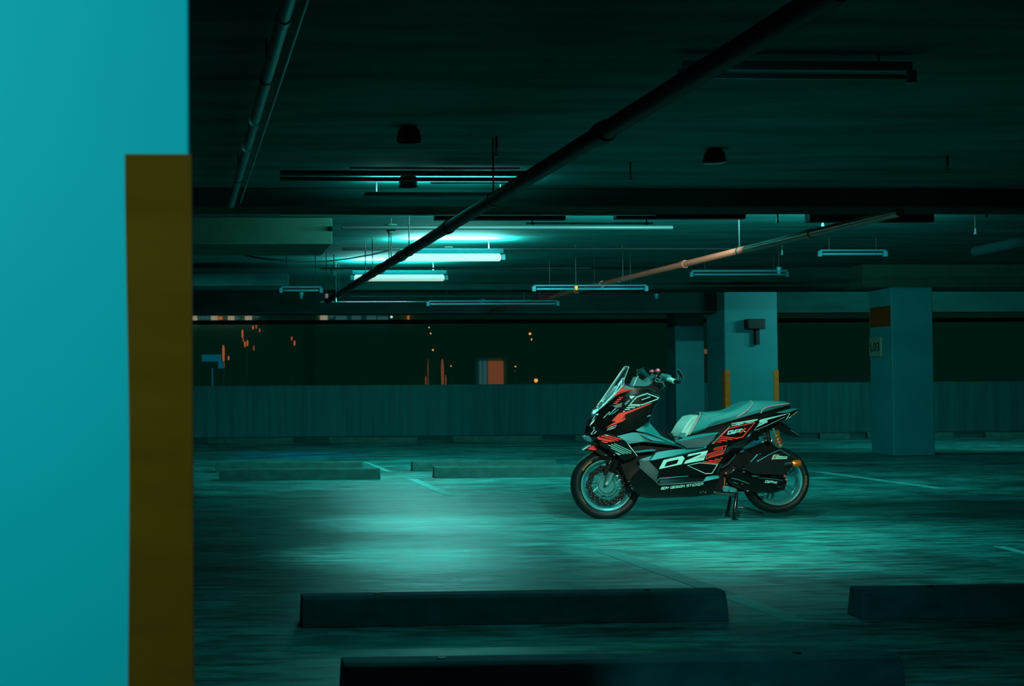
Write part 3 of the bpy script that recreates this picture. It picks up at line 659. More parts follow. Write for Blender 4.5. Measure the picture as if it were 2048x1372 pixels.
# axle and fork
rod('axle_nut', 'Cc', [(600, 775, 0.085), (600, 775, 0.115)], 0.012, M['steel'])
rod('axle', 'Cc', [(600, 775, -0.09), (600, 775, 0.09)], 0.008, M['steel'])
rod('fork_lower', 'Cc', [(606, 775, 0.082), (640, 700, 0.092), (672, 612, 0.096)], [0.018, 0.027, 0.028], M['steel'])
rod('fork_lower', 'Cc', [(606, 775, -0.082), (640, 700, -0.082), (672, 612, -0.082)], [0.015, 0.018, 0.018], M['steel'])
rod('fork_shroud', 'Cc', [(668, 625, 0.082), (720, 500, 0.082), (760, 380, 0.082), (800, 250, 0.07)], [0.026, 0.031, 0.033, 0.03], M['matblack'])
rod('fork_shroud', 'Cc', [(668, 625, -0.082), (720, 500, -0.082), (760, 380, -0.082), (800, 250, -0.07)], [0.026, 0.031, 0.033, 0.03], M['matblack'])
cal = pillow('brake_caliper', 'Cc', [(560, 560), (640, 480), (740, 560), (800, 590), (720, 620), (640, 600), (590, 650)], [(0, 0.072), (4/7.2, 0.088)], M['matblack'])
for x_, y_ in ((655, 455), (640, 482), (712, 360), (585, 365)):
    bm = bmesh.new(); c_ = S(*K('Cc', [(x_, y_)])[0], -0.118); lathe(bm, c_, [(0.0003, -0.005), (0.006, -0.005), (0.007, 0.004)], 8); fin(bm, 'fork_bolt', M['steel'], ROOT)
# inner wheel well
pillow('wheel_well_liner', 'Cc', [(420, 300), (520, 250), (640, 240), (840, 420), (1000, 450), (1290, 880), (1060, 950), (1030, 800), (930, 600), (800, 450), (640, 380), (520, 380)], [(0, 0.09), (1, 0.10)], M['matblack'])
# tyre markings
def arc_text(s, ctr, r0, r1, a0, a1, m, parent, y_, nm='tyre_lettering'):
    def fn(u, v):
        a = a0+(a1-a0)*u; r_ = r0+(r1-r0)*v; return Vector((r_*math.cos(a), y_, r_*math.sin(a)))
    return text_obj(nm, s, fn, m, parent)
rad_ = math.radians
arc_text('PIRELLI', cf, 0.216, 0.225, rad_(220), rad_(192), M['yellow'], TF, -0.0590)
arc_text('PIRELLI', cr, 0.211, 0.227, rad_(9), rad_(-20), M['yellow'], TR, -0.0665)
bm = bmesh.new(); seg_ = 14
A_ = []; B_ = []
for i in range(seg_+1):
    a = rad_(148)+(rad_(122)-rad_(148))*i/seg_; A_.append(bm.verts.new((0.219*math.cos(a), -0.0590, 0.219*math.sin(a)))); B_.append(bm.verts.new((0.232*math.cos(a), -0.0590, 0.232*math.sin(a))))
for i in range(seg_): bm.faces.new((A_[i], A_[i+1], B_[i+1], B_[i]))
fin(bm, 'tyre_marking', M['yellow'], TF)

# --- front fender
FN = pillow('front_fender', 'A3', [(70, 515, .55), (300, 370, .8), (540, 362), (700, 400), (720, 560), (600, 520), (430, 550), (200, 520)], [(0, 0.055), (1.2, 0.074)], M['matblack'], bevel=0.002)
Decal(0.0775).poly('A3', [(190, 487), (310, 395), (380, 366), (530, 370), (420, 395), (345, 462), (450, 500), (590, 480), (520, 515), (430, 542)]).done('red_decal', M['red'], FN)
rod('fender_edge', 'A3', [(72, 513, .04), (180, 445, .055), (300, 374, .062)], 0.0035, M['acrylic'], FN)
# --- windshield
def grid_surface(name, rows, m, parent=None, th=0.004):
    bm = bmesh.new(); V = []
    for row in rows:
        r_ = [bm.verts.new(v) for v in row]; V.append(r_)
    for A, B in zip(V, V[1:]):
        for i in range(len(A)-1): bm.faces.new((A[i], A[i+1], B[i+1], B[i]))
    o_ = fin(bm, name, m, parent or ROOT, 60); s_ = o_.modifiers.new('solid', 'SOLIDIFY'); s_.thickness = th; return o_
cen = K('A', [(538, 690), (620, 570), (740, 395), (850, 235), (950, 92)])
mid = K('A', [(548, 705), (650, 590), (790, 420), (895, 245), (985, 100)])
sid = K('A', [(572, 716), (700, 590), (885, 385), (940, 262), (1003, 112)])
rows = []
for (a, b, c_) in zip(cen, mid, sid):
    p0_ = S(*a, 0.0); p1_ = S(*b, -0.075); p2_ = S(*c_, -0.125)
    rows.append([(p2_.x, -p2_.y, p2_.z), (p1_.x, -p1_.y, p1_.z), p0_, p1_, p2_])
WS = grid_surface('windshield', rows, M['glass'])
rod('screen_edge_highlight', 'A', [(572, 716, .125), (640, 650, .128), (780, 500, .13), (905, 300, .128), (900, 345, .13), (885, 385, .13), (925, 362, .13), (780, 515, .134), (640, 655, .13), (572, 716, .127)], 0.0036, M['acrylic'], WS)
rod('screen_edge_highlight', 'A', [(545, 665, .0), (640, 535, .0), (760, 360, .0), (860, 215, .0), (950, 92, .0), (1003, 106, .11)], 0.0048, M['acrylic'], WS)
rod('screen_edge_highlight', 'A', [(1003, 106, .125), (965, 210, .125), (930, 300, .125), (932, 360, .13)], 0.0022, M['acrylic'], WS)
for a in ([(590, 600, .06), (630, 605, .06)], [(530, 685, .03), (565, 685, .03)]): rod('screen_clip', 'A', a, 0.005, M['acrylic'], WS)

# --- front fairing
FF = pillow('front_fairing', 'A', [(525, 760, .45), (560, 720, .5), (790, 535, .8), (900, 420, .85), (945, 372, .85), (1075, 405), (1300, 410), (1445, 480), (1465, 552), (1370, 720), (1335, 830), (1300, 910), (1110, 1022), (830, 1112), (560, 1095, .9), (440, 1095, .6), (478, 985, .45), (428, 965, .35), (500, 790, .4)],
            [(0, 0.15), (1.6, 0.20)], M['black'], bevel=0.004)
hF = 0.203
Decal(hF).line('A2', [(1150, 370), (1320, 182), (1590, 90), (1880, 195), (1850, 235), (1460, 380)], 1.8, True).line('A2', [(1100, 407), (1400, 404)], 1.7).line('A2', [(1060, 452), (1280, 450)], 1.7).line('A2', [(1015, 498), (1150, 495)], 1.7).line('A2', [(975, 545), (1015, 542)], 1.6).line('A2', [(1450, 250), (1670, 175)], 1.5).done('mint_decal', M['mint'], FF)
Decal(hF).line('A2', [(475, 712), (635, 555), (612, 635), (795, 460)], 1.3).done('mint_decal', M['mint'], FF)
Decal(hF).poly('A2', [(530, 967), (800, 800), (680, 795), (860, 600), (980, 565), (1130, 533), (1720, 322), (1695, 352), (1040, 622), (930, 728), (1060, 718), (980, 795), (700, 900)]).done('red_decal', M['red'], FF, 'red lightning bolt decal')
facet('pad_panel', 'A1', [(375, 528, .203), (600, 590, .203), (575, 612, .206), (400, 615, .206), (352, 600, .206)], M['satin'], 0.006)
Decal(hF).poly('A1', [(100, 792), (330, 560), (385, 545), (345, 632), (420, 622), (575, 616), (545, 645), (270, 702), (240, 692), (140, 788)]).line('A2', [(865, 200), (970, 188)], 1.9).line('A2', [(815, 247), (925, 236)], 1.9).line('A2', [(775, 294), (880, 284)], 1.9).line('A2', [(730, 342), (835, 332)], 1.9).done('red_decal', M['red'], FF)
btext('lettering', '150', 'A2', (525, 1055), (235, -85), (48, -78), hF, M['grey_decal'], FF, 1.1, 'small silver 150 lettering')
# paler plate put in for the reflections along the fairing edges; air intake pieces
facet('fairing_edge_sheen', 'A1', [(350, 815, .208), (560, 690, .19), (1010, 597, .175), (1240, 708, .18), (1290, 830, .204), (1240, 800, .21), (1000, 680, .208), (680, 745, .212), (500, 775, .212)], M['satin_d'], 0.01)
facet('intake_vane', 'A2', [(1000, 360, .206), (1130, 245, .203), (1160, 270, .207), (1040, 395, .21)], M['satin'], 0.006)
facet('intake_vane', 'A2', [(1130, 130, .20), (1310, 130, .20), (1190, 235, .212), (1150, 200, .212)], M['pale'], 0.006)
facet('nose_panel', 'A2', [(640, 640, .208), (880, 460, .2), (860, 500, .212), (740, 610, .214)], M['satin'], 0.006)
facet('nose_panel', 'A2', [(620, 400, .17), (960, 320, .2), (940, 440, .206), (800, 460, .206), (700, 420, .2)], M['satin_d'], 0.006)
HL = facet('headlight', 'A2', [(115, 920, .08), (285, 608, .09), (345, 602, .12), (330, 655, .13), (240, 775, .125), (150, 905, .11)], M['black'], 0.02)
Decal(0.135).poly('A2', [(270, 620), (345, 605), (335, 640), (280, 640)]).poly('A2', [(118, 915), (160, 830), (245, 765), (225, 815), (150, 890)]).line('A2', [(190, 780), (260, 655)], 0.9).done('light_strip', M['lens'], HL)
IN = facet('turn_indicator', 'A2', [(145, 1135, .09), (200, 960, .1), (250, 950, .11), (320, 1030, .12), (215, 1140, .11)], M['matblack'], 0.015)
Decal(0.124).line('A2', [(230, 1030), (150, 1125), (210, 1135), (300, 1050)], 0.9).line('A2', [(200, 965), (235, 955), (225, 1000), (250, 1040)], 0.7).done('light_strip', M['lens'], IN)
facet('chin_panel', 'A3', [(225, 160, .10), (430, 175, .16), (430, 240, .17), (380, 330, .15), (340, 330, .12)], M['matblack'], 0.03)
facet('fairing_vent', 'A2', [(1575, 690, .206), (1640, 640, .203), (1690, 645, .203), (1700, 665, .205), (1600, 690, .207)], M['satin'], 0.006)

# --- lower front wing
WG = pillow('side_winglet', 'A3', [(240, 165, .7), (430, 165), (640, 110), (960, 160), (1150, 250), (1465, 662), (1400, 712), (1130, 790), (980, 660), (700, 380), (430, 235), (350, 320, .7)], [(0, 0.19), (0.5, 0.215)], M['black'], bevel=0.003)
d = Decal(0.2185)
for a, b in (((610, 128), (1065, 243)), ((540, 155), (975, 268)), ((430, 187), (885, 288)), ((455, 222), (800, 302)), ((560, 285), (715, 322))): d.line('A3', [a, b], 1.9)
d.poly('A3', [(570, 280), (715, 310), (650, 335), (625, 325)]).done('red_decal', M['red'], WG)
d = Decal(0.2185)
for a, b in (((880, 350), (1320, 552)), ((800, 365), (1310, 602)), ((725, 382), (1220, 608)), ((790, 455), (1135, 615))): d.line('A3', [a, b], 1.5)
d.poly('A3', [(890, 560), (1060, 625), (980, 642)]).done('mint_stripes', mat('dull_mint_decal', (0.12, 0.50, 0.42), 0.4, noise=0.03), WG)
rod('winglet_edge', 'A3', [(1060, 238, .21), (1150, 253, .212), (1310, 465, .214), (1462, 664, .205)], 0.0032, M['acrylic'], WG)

# --- centre body
CB = pillow('centre_body', 'A4', [(-560, -10, .8), (-330, 5), (0, 0), (0, -90, .6), (160, -90, .6), (180, 80, .6), (400, 210, .7), (640, 310, .8), (850, 400), (1150, 385), (1290, 340), (1463, 250), (1463, 900), (1455, 960), (1420, 1100), (1300, 1280), (980, 1312), (150, 1340), (0, 1310), (-170, 1240), (-300, 900), (-420, 620), (-500, 300)],
            [(0, 0.09), (1.5, 0.122)], M['matblack'], bevel=0.003)
# upward facets
facet('tunnel_cover', 'A', [(1105, 1025, .205), (1205, 965, .19), (1300, 905, .15), (1312, 1030, .13), (1480, 1112, .13), (1650, 1190, .13), (1860, 1290, .16), (1850, 1305, .17), (1640, 1215, .17), (1420, 1120, .19), (1260, 1060, .20), (1140, 1040, .208)], M['satin'], 0.02)
facet('leg_shield_panel', 'A', [(830, 1112, .205), (1050, 1058, .196), (1150, 1058, .196), (1400, 1135, .20), (1640, 1222, .178), (1845, 1308, .175), (1700, 1250, .195), (1560, 1190, .215), (1400, 1180, .225), (1230, 1190, .225), (1000, 1225, .222), (930, 1165, .22)], M['satin'], 0.02)
facet('leg_shield_ridge', 'A', [(1160, 1078, .203), (1290, 1120, .206), (1410, 1165, .222), (1340, 1175, .232), (1240, 1125, .226)], M['rim'], 0.008)
facet('step_accent', 'A3', [(1400, 545, .205), (1870, 520, .20), (1860, 488, .195), (1955, 520, .205), (1860, 540, .215), (1420, 580, .22)], M['satin'], 0.01)
FB = facet('footboard_panel', 'A4', [(170, 650, .215), (250, 560, .20), (300, 500, .185), (500, 465, .18), (850, 425, .165), (1150, 388, .165), (1290, 343, .17), (1180, 428, .205), (700, 545, .212), (190, 655, .222)], M['satin'], 0.015)
facet('footboard_front', 'A4', [(0, 770, .205), (-20, 640, .19), (150, 570, .185), (240, 520, .185), (165, 655, .212), (350, 850, .212), (300, 1030, .216), (160, 910, .216)], M['satin_d'], 0.012)
facet('seat_step', 'A4', [(1150, 390, .18), (1262, 290, .15), (1300, 295, .15), (1300, 335, .18), (1185, 430, .21)], M['rim'], 0.012)
# under-seat bodywork
facet('underseat_panel', 'B', [(60, 700, .16), (170, 662, .14), (250, 632, .13), (470, 595, .135), (670, 575, .14), (640, 605, .165), (300, 668, .17), (150, 712, .18)], M['satin'], 0.012)
facet('underseat_panel', 'B', [(60, 702, .18), (300, 670, .17), (640, 607, .165), (540, 742, .19), (450, 780, .2), (230, 800, .19), (200, 775, .19)], M['satin_d'], 0.012)
# black decal panel
SP = pillow('side_panel', 'A4', [(165, 657), (700, 548), (1180, 436), (1300, 345), (1463, 200), (1480, 420), (1475, 720), (1400, 880), (1330, 930), (1200, 925), (880, 930), (360, 970), (300, 1040), (350, 850)], [(0, 0.19), (0.8, 0.213)], M['black'], bevel=0.002)
hS = 0.2165
d = Decal(hS)
d.ring('A4', [(345, 807), (430, 640), (600, 602), (775, 563), (817, 605), (760, 717)], [(443, 765), (490, 675), (600, 650), (698, 629), (708, 640), (672, 707)])
d.poly('A4', [(865, 577), (885, 537), (1245, 465), (1210, 530), (935, 648), (1182, 597), (1165, 642), (800, 713), (835, 655), (1125, 530), (1110, 520)])
d.done('letter_decal', M['mint'], SP, 'mint letters D and Z')
Decal(hS).line('A4', [(870, 740), (1085, 691), (1418, 720), (1318, 883), (1195, 888)], 1.25, True).done('mint_decal', M['mint'], SP)
# footboard lip and lower skirt
SK = pillow('lower_skirt', 'A4', [(0, 770), (360, 1100), (1130, 1038), (1455, 965), (1450, 1000), (1380, 1190), (1290, 1270), (980, 1305), (150, 1332), (0, 1300), (-120, 1200), (-200, 1000)], [(0, 0.20), (0.8, 0.226)], M['black'], bevel=0.003)
facet('footboard_lip', 'A4', [(300, 1040, .21), (360, 975, .205), (880, 935, .2), (1200, 925, .2), (1330, 925, .2), (1440, 925, .195), (1455, 965, .232), (1130, 1037, .236), (360, 1102, .236)], M['black'], 0.012)
facet('footboard_highlight', 'A4', [(1160, 1028, .236), (1215, 945, .214), (1330, 928, .21), (1440, 925, .205), (1453, 968, .238), (1300, 1005, .238)], M['satin'], 0.006)  # lighter plate painted in for the highlight on the lip's right end
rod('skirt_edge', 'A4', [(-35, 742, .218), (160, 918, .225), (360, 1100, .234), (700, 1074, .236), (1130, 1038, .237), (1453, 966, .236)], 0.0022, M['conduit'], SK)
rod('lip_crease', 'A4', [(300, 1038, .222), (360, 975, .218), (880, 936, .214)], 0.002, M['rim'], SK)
btext('lettering', 'BOY DESIGN STICKER', 'A4', (384, 1180), (762, -84), (16, -40), 0.2285, M['mint'], SK, 1.05, 'small mint lettering along the lower skirt')
# --- tail panel
TP = pillow('tail_panel', 'B', [(440, 835), (540, 720), (700, 575), (820, 470, .95), (1210, 400, .9), (1590, 318, .7), (1745, 252, .5), (1732, 292, .5), (1600, 398, .65), (1180, 566, .9), (1040, 720), (1000, 790), (830, 800), (700, 1000), (610, 1140), (470, 1140), (440, 960)], [(0, 0.185), (0.8, 0.2165)], M['black'], bevel=0.002)
hT = 0.220
d = Decal(hT)
d.line('A5', [(285, 745), (310, 702), (555, 645), (520, 752), (195, 850), (185, 880), (492, 795)], 1.35).line('A5', [(290, 742), (482, 690), (472, 726), (155, 832), (125, 918), (485, 822), (500, 792)], 1.35)
for a, b in (((435, 906), (472, 906)), ((310, 934), (445, 942)), ((180, 962), (425, 978)), ((55, 986), (398, 1016)), ((390, 488), (690, 520)), ((345, 522), (575, 548)), ((310, 560), (452, 574)), ((275, 600), (322, 598))): d.line('A5', [a, b], 1.7)
d.line('A5', [(432, 452), (602, 285), (1160, 158), (900, 463), (760, 493)], 2.1, True)
d.poly('A5', [(815, 390), (880, 325), (950, 275), (990, 270), (930, 320), (880, 372)])
d.done('red_decal', M['red'], TP, 'red outlined hexagon, figure 2 and stripes')
d = Decal(hT+0.0006)
d.line('A5', [(710, 322), (605, 345), (585, 405), (690, 388), (703, 358), (650, 368)], 2.0).line('A5', [(718, 398), (748, 322), (852, 304), (838, 344), (740, 366)], 2.0).line('A5', [(862, 294), (900, 300)], 1.8).line('A5', [(925, 340), (960, 352)], 1.9)
d.done('letter_decal', M['mint'], TP, 'mint GPX lettering')
d = Decal(hT)
d.poly('A5', [(655, 196), (672, 176), (1180, 88), (1228, 88), (1200, 118), (1176, 106), (690, 188)]).line('A5', [(250, 612), (640, 225)], 0.5)
d.done('mint_decal', M['mint'], TP)
btext('lettering', 'HYPER-TRON', 'A5', (670, 240), (455, -90), (10, -30), hT, M['mint'], TP, 0.95)
d = Decal(0.2165*0.93+0.012)
d = Decal(0.205)
d.poly('A6', [(190, 432), (240, 408), (780, 290), (740, 312), (390, 412), (335, 425), (382, 462), (130, 582), (285, 470), (200, 468)]).line('A6', [(90, 640), (130, 580), (190, 500)], 0.5).line('A6', [(110, 640), (400, 520), (740, 355)], 0.5)
d.done('mint_decal', M['mint'], TP)
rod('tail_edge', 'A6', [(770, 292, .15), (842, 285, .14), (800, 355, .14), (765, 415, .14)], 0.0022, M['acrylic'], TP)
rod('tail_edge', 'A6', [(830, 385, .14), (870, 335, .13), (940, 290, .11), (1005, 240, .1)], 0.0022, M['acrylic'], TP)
TL = facet('tail_light', 'A6', [(830, 300, .12), (1010, 190, .08), (1015, 225, .08), (850, 360, .12)], M['black'], 0.03)
facet('grab_rail', 'A6', [(560, 270, .16), (700, 232, .15), (860, 185, .14), (1005, 175, .12), (980, 205, .135), (840, 262, .16), (700, 272, .17)], M['satin'], 0.025)
# --- seat
pillow('seat_base', 'B', [(230, 625), (500, 545), (560, 472), (900, 382), (1240, 330), (1500, 258), (1640, 215), (1650, 250), (1500, 320), (1210, 400), (820, 470), (700, 560), (640, 595), (260, 640)], [(0, 0.11), (0.8, 0.128)], M['matblack'], bevel=0.002)
ST = pillow('seat', 'B', [(235, 622), (270, 560), (300, 500), (350, 430), (395, 365), (412, 325), (405, 308), (460, 306), (600, 306), (730, 300), (790, 288), (880, 258), (950, 225), (1020, 184), (1090, 152), (1140, 147), (1250, 145), (1380, 145), (1480, 148), (1560, 156), (1610, 170), (1635, 185), (1620, 215), (1500, 252), (1370, 292), (1240, 328), (1080, 352), (900, 382), (700, 430), (560, 472), (500, 540), (370, 590)],
            [(0, 0.085), (0.5, 0.112), (1.6, 0.135), (3.6, 0.150)], M['seat'], ang=80)
PD = pillow('seat_front_pad', 'B', [(132, 640), (145, 580), (215, 460), (300, 362), (388, 345), (390, 370), (330, 490), (255, 615), (210, 652), (180, 658)], [(0, 0.10), (0.7, 0.125), (1.6, 0.135)], M['pale'], ang=60)
rod('pad_seam', 'B', [(180, 600, .137), (240, 500, .139), (320, 390, .137)], 0.0015, M['rim'], PD)
pillow('seat_hinge', 'B', [(80, 692), (128, 648), (205, 655), (165, 702)], [(0, 0.10), (0.6, 0.12)], M['matblack'])
facet('pad_lower', 'B', [(132, 640, .136), (143, 582, .136), (190, 585, .139), (225, 590, .139), (205, 650, .139), (180, 655, .137)], M['satin'], 0.01)
rod('seat_piping', 'B', [(403, 306, .08), (413, 325, .128), (400, 368, .150), (335, 490, .152), (262, 612, .148)], 0.0036, M['pink'], ST)
rod('seat_piping', 'B', [(1090, 147, .09), (1112, 155, .128), (1124, 172, .146), (1118, 205, .152), (1070, 270, .153), (985, 328, .153), (903, 376, .146)], 0.0036, M['pink'], ST)
rod('seat_piping', 'B', [(1240, 320, .148), (1262, 272, .153), (1310, 240, .154), (1400, 215, .154), (1500, 203, .156), (1570, 193, .152), (1632, 184, .14)], 0.0036, M['pink'], ST)
rod('seat_piping', 'B', [(402, 309, .06), (560, 308, .06), (730, 302, .06)], 0.002, M['pink'], ST)

# --- handlebar group
HC = pillow('handlebar_cover', 'A1', [(600, 545), (640, 440), (705, 300), (760, 340), (840, 400), (900, 420), (985, 400), (1060, 320), (1140, 250), (1200, 240), (1200, 400), (1100, 455), (985, 540), (860, 560)], [(0, 0.05), (1.0, 0.075)], M['satin'], bevel=0.004, ang=50)
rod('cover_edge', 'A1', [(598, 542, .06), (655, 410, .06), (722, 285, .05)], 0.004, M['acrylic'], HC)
pillow('instrument_cowl', 'A1', [(620, 600), (740, 640), (1010, 590), (1240, 700), (1300, 640), (1290, 560), (1200, 440), (1100, 460), (985, 545), (860, 562), (640, 545), (580, 580)], [(0, 0.10), (1.2, 0.13)], M['matblack'], bevel=0.004)
facet('screen_base', 'A1', [(370, 505, .13), (600, 590, .13), (740, 640, .15), (600, 690, .17), (460, 640, .17), (400, 600, .15)], M['satin'], 0.02)
rod('handlebar', 'A1', [(1050, 330, .08), (1300, 300, .14), (1440, 300, .2), (1560, 370, .27), (1700, 430, .33)], 0.011, M['steel'])
rod('handlebar', 'A1', [(1050, 330, -.08), (900, 270, -.17), (760, 170, -.28)], 0.011, M['matblack'])
GR = rod('grip', 'A1', [(1480, 355, .22), (1560, 385, .26), (1655, 420, .33)], [0.0215, 0.019, 0.0185], M['grip'], n=18)
rod('grip', 'A1', [(1010, 350, -.10), (900, 245, -.16), (830, 180, -.22)], [0.020, 0.020, 0.020], M['rubgrip'], n=18)
rod('grip_collar', 'A1', [(850, 195, -.21), (815, 160, -.24)], 0.023, M['disc'], n=18)
rod('bar_end', 'A1', [(1650, 420, .33), (1720, 430, .36), (1780, 440, .39)], [0.012, 0.016, 0.012], M['matblack'])
rod('bar_end', 'A1', [(760, 180, -.27), (700, 130, -.3)], [0.013, 0.011], M['steel'])
sw = rod('switch_housing', 'A1', [(1340, 290, .17), (1480, 325, .225), (1560, 330, .24)], [0.024, 0.026, 0.018], M['disc'], n=12)
rod('switch_housing', 'A1', [(1170, 290, .14), (1300, 270, .16), (1400, 290, .185)], [0.022, 0.02, 0.02], M['matblack'], n=10)
rod('switch_housing', 'A1', [(1250, 380, .15), (1420, 375, .19)], [0.014, 0.016], M['disc'], n=8)
bm = bmesh.new()
for i in range(26):
    x_ = random.uniform(1150, 1420); y_ = random.uniform(240, 440); c_ = S(*K('A1', [(x_, y_)])[0], -random.uniform(0.17, 0.2)); bmesh.ops.create_icosphere(bm, subdivisions=1, radius=random.uniform(0.002, 0.0055), matrix=Matrix.Translation(c_))
fin(bm, 'switch_buttons', M['steel'], sw)
rod('brake_lever', 'A1', [(1150, 405, .2), (1210, 440, .22), (1300, 440, .25), (1365, 455, .27), (1380, 510, .27), (1400, 545, .26)], [0.005, 0.005, 0.0045, 0.004, 0.004, 0.005], M['steel'])
rod('brake_lever', 'A1', [(700, 150, -.25), (780, 110, -.22), (868, 75, -.2)], 0.004, M['disc'])
rod('brake_hose', 'A1', [(1290, 660, .12), (1310, 615, .13), (1360, 575, .15), (1410, 540, .17), (1370, 500, .18)], 0.005, M['disc'])
for x_, y0_, y1_, yt, col, hh in ((1075, 250, 175, 120, 'redmetal', .03), (1225, 220, 160, 95, 'redmetal', .13)):
    rs = rod('fluid_reservoir', 'A1', [(x_, y0_, hh), (x_, y1_, hh)], 0.0085, M['steel'])
    rod('reservoir_cap', 'A1', [(x_, y1_+5, hh), (x_, y1_-20, hh), (x_, yt, hh)], [0.021, 0.019, 0.012], M[col], rs, n=16)
for s_, pts in ((1, [(1705, 130), (1745, 112), (1790, 145), (1850, 240), (1895, 360), (1880, 365), (1800, 300), (1740, 190)]), (-1, [(670, 150), (700, 108), (745, 120), (735, 210), (745, 260), (700, 280), (668, 250), (690, 200)])):
    bm = bmesh.new(); P_ = K('A1', pts); y_ = -0.40 if s_ > 0 else 0.30
    A_ = [bm.verts.new(S(x, y, y_)) for x, y in P_]; B_ = [bm.verts.new(S(x, y, y_+0.09)) for x, y in P_]
    bm.faces.new(A_); bm.faces.new(B_[::-1])
    for i in range(len(P_)): j = (i+1) % len(P_); bm.faces.new((A_[i], B_[i], B_[j], A_[j]))
    MR = fin(bm, 'mirror', M['black'] if s_ > 0 else M['disc'], ROOT, bevel=0.003)
rod('mirror_rim', 'A1', [(1705, 130, .402), (1745, 112, .402), (1790, 145, .402), (1850, 240, .402), (1893, 360, .402)], 0.0028, M['disc'])
rod('mirror_stem', 'A1', [(1700, 440, .36), (1740, 360, .38), (1745, 240, .385), (1745, 200, .385)], 0.0045, M['disc'])

# --- engine and rear
EN = pillow('engine_block', 'D', [(380, 560), (450, 400), (640, 160), (860, 140), (1010, 240), (1150, 250), (1200, 330), (1250, 560), (1200, 800), (860, 800), (740, 760), (720, 830), (560, 860), (360, 850), (340, 700)], [(0, 0.085), (1, 0.10)], M['matblack'], bevel=0.003)
CV = pillow('belt_case', 'D', [(560, 560), (700, 440), (850, 430), (980, 550), (1100, 572), (1460, 620), (1485, 700), (1440, 800), (1300, 845), (1060, 830), (860, 795), (700, 740), (600, 650)], [(0, 0.13), (1.2, 0.165)], M['black'], bevel=0.006)
btext('lettering', 'GPX', 'D', (1184, 668), (180, 20), (12, -30), 0.168, M['mint'], CV, 1.25, 'silver GPX lettering')
for a, r_ in (([(1075, 597, .163), (1250, 610, .166), (1455, 635, .163)], 0.003), ([(610, 590, .16), (760, 625, .168), (930, 690, .168)], 0.003), ([(600, 632, .16), (750, 690, .166)], 0.0022), ([(600, 540, .12), (790, 526, .13)], 0.0022), ([(660, 430, .12), (820, 452, .12)], 0.0022)):
    rod('case_rib', 'D', a, r_, M['satin'], CV)
facet('case_vent', 'D', [(975, 550, .165), (1100, 565, .165), (1050, 582, .172), (990, 580, .172)], M['satin'], 0.008, both=False)
AB = pillow('air_box', 'D', [(930, 350), (1060, 225), (1170, 262), (1240, 225), (1410, 145), (1590, 250), (1640, 330), (1610, 410), (1560, 480), (1480, 560), (1000, 545), (860, 470), (850, 400)], [(0, 0.12), (1.0, 0.188)], M['matblack'], bevel=0.004)
for a, r_ in (([(1060, 338, .190), (1240, 235, .190), (1415, 150, .190), (1570, 245, .190)], 0.0026), ([(950, 345, .186), (1010, 290, .190), (1065, 225, .186)], 0.0035), ([(985, 345, .186), (1085, 235, .186)], 0.002), ([(1090, 210, .18), (1200, 275, .186)], 0.003)):
    rod('box_edge', 'D', a, r_, M['rim'], AB)
Decal(0.1905).poly('D', [(1285, 305), (1315, 238), (1335, 230), (1400, 230), (1398, 258), (1530, 258), (1535, 268), (1520, 298), (1330, 300), (1300, 308)]).done('maker_sticker', M['mint'], AB, 'pale sticker with orange letter F')
Decal(0.192).poly('D', [(1305, 290), (1330, 245), (1388, 240), (1380, 256), (1345, 260), (1340, 270), (1365, 272), (1355, 285), (1330, 290)]).line('D', [(1375, 276), (1515, 276)], 1.2).done('sticker_print', M['orange'], AB)
# exhaust with its burnt tip
EX = rod('silencer', 'D', [(1180, 440, .10), (1400, 405, .14), (1630, 374, .195)], [0.03, 0.036, 0.024], M['matblack'], n=20)
rod('exhaust_tip', 'D', [(1608, 376, .2), (1640, 373, .2), (1733, 366, .2)], [0.022, 0.0285, 0.0285], M['copper'], n=24)
# crankcase piece, frame bars, bolts
CK = pillow('crankcase_cover', 'D', [(500, 760), (520, 715), (640, 730), (740, 760), (750, 810), (700, 835), (520, 820)], [(0, 0.10), (0.7, 0.135)], M['rim'], bevel=0.006)
bm = bmesh.new(); lathe(bm, S(*K('D', [(635, 790)])[0], -0.142), [(0.0005, -0.004), (0.014, -0.006), (0.018, 0.006)], 20); fin(bm, 'filler_cap', M['disc'], CK)
pillow('stand_bracket', 'D', [(350, 840), (380, 810), (520, 830), (700, 840), (690, 880), (600, 885), (400, 868)], [(0, 0.12), (0.5, 0.135)], M['satin_d'], bevel=0.003)
rod('frame_bar', 'D', [(745, 140, .15), (700, 260, .155), (600, 380, .155), (500, 440, .15)], 0.008, M['satin_d'])
rod('frame_bar', 'D', [(640, 140, .15), (540, 320, .152), (410, 520, .15)], 0.006, M['satin_d'])
facet('battery_cover', 'D', [(785, 150, .13), (800, 130, .12), (860, 135, .12), (845, 190, .14), (790, 205, .14)], M['satin'], 0.02, both=False)
rod('control_rod', 'D', [(552, 590, .15), (545, 650, .15), (538, 715, .15)], 0.004, M['orange'])
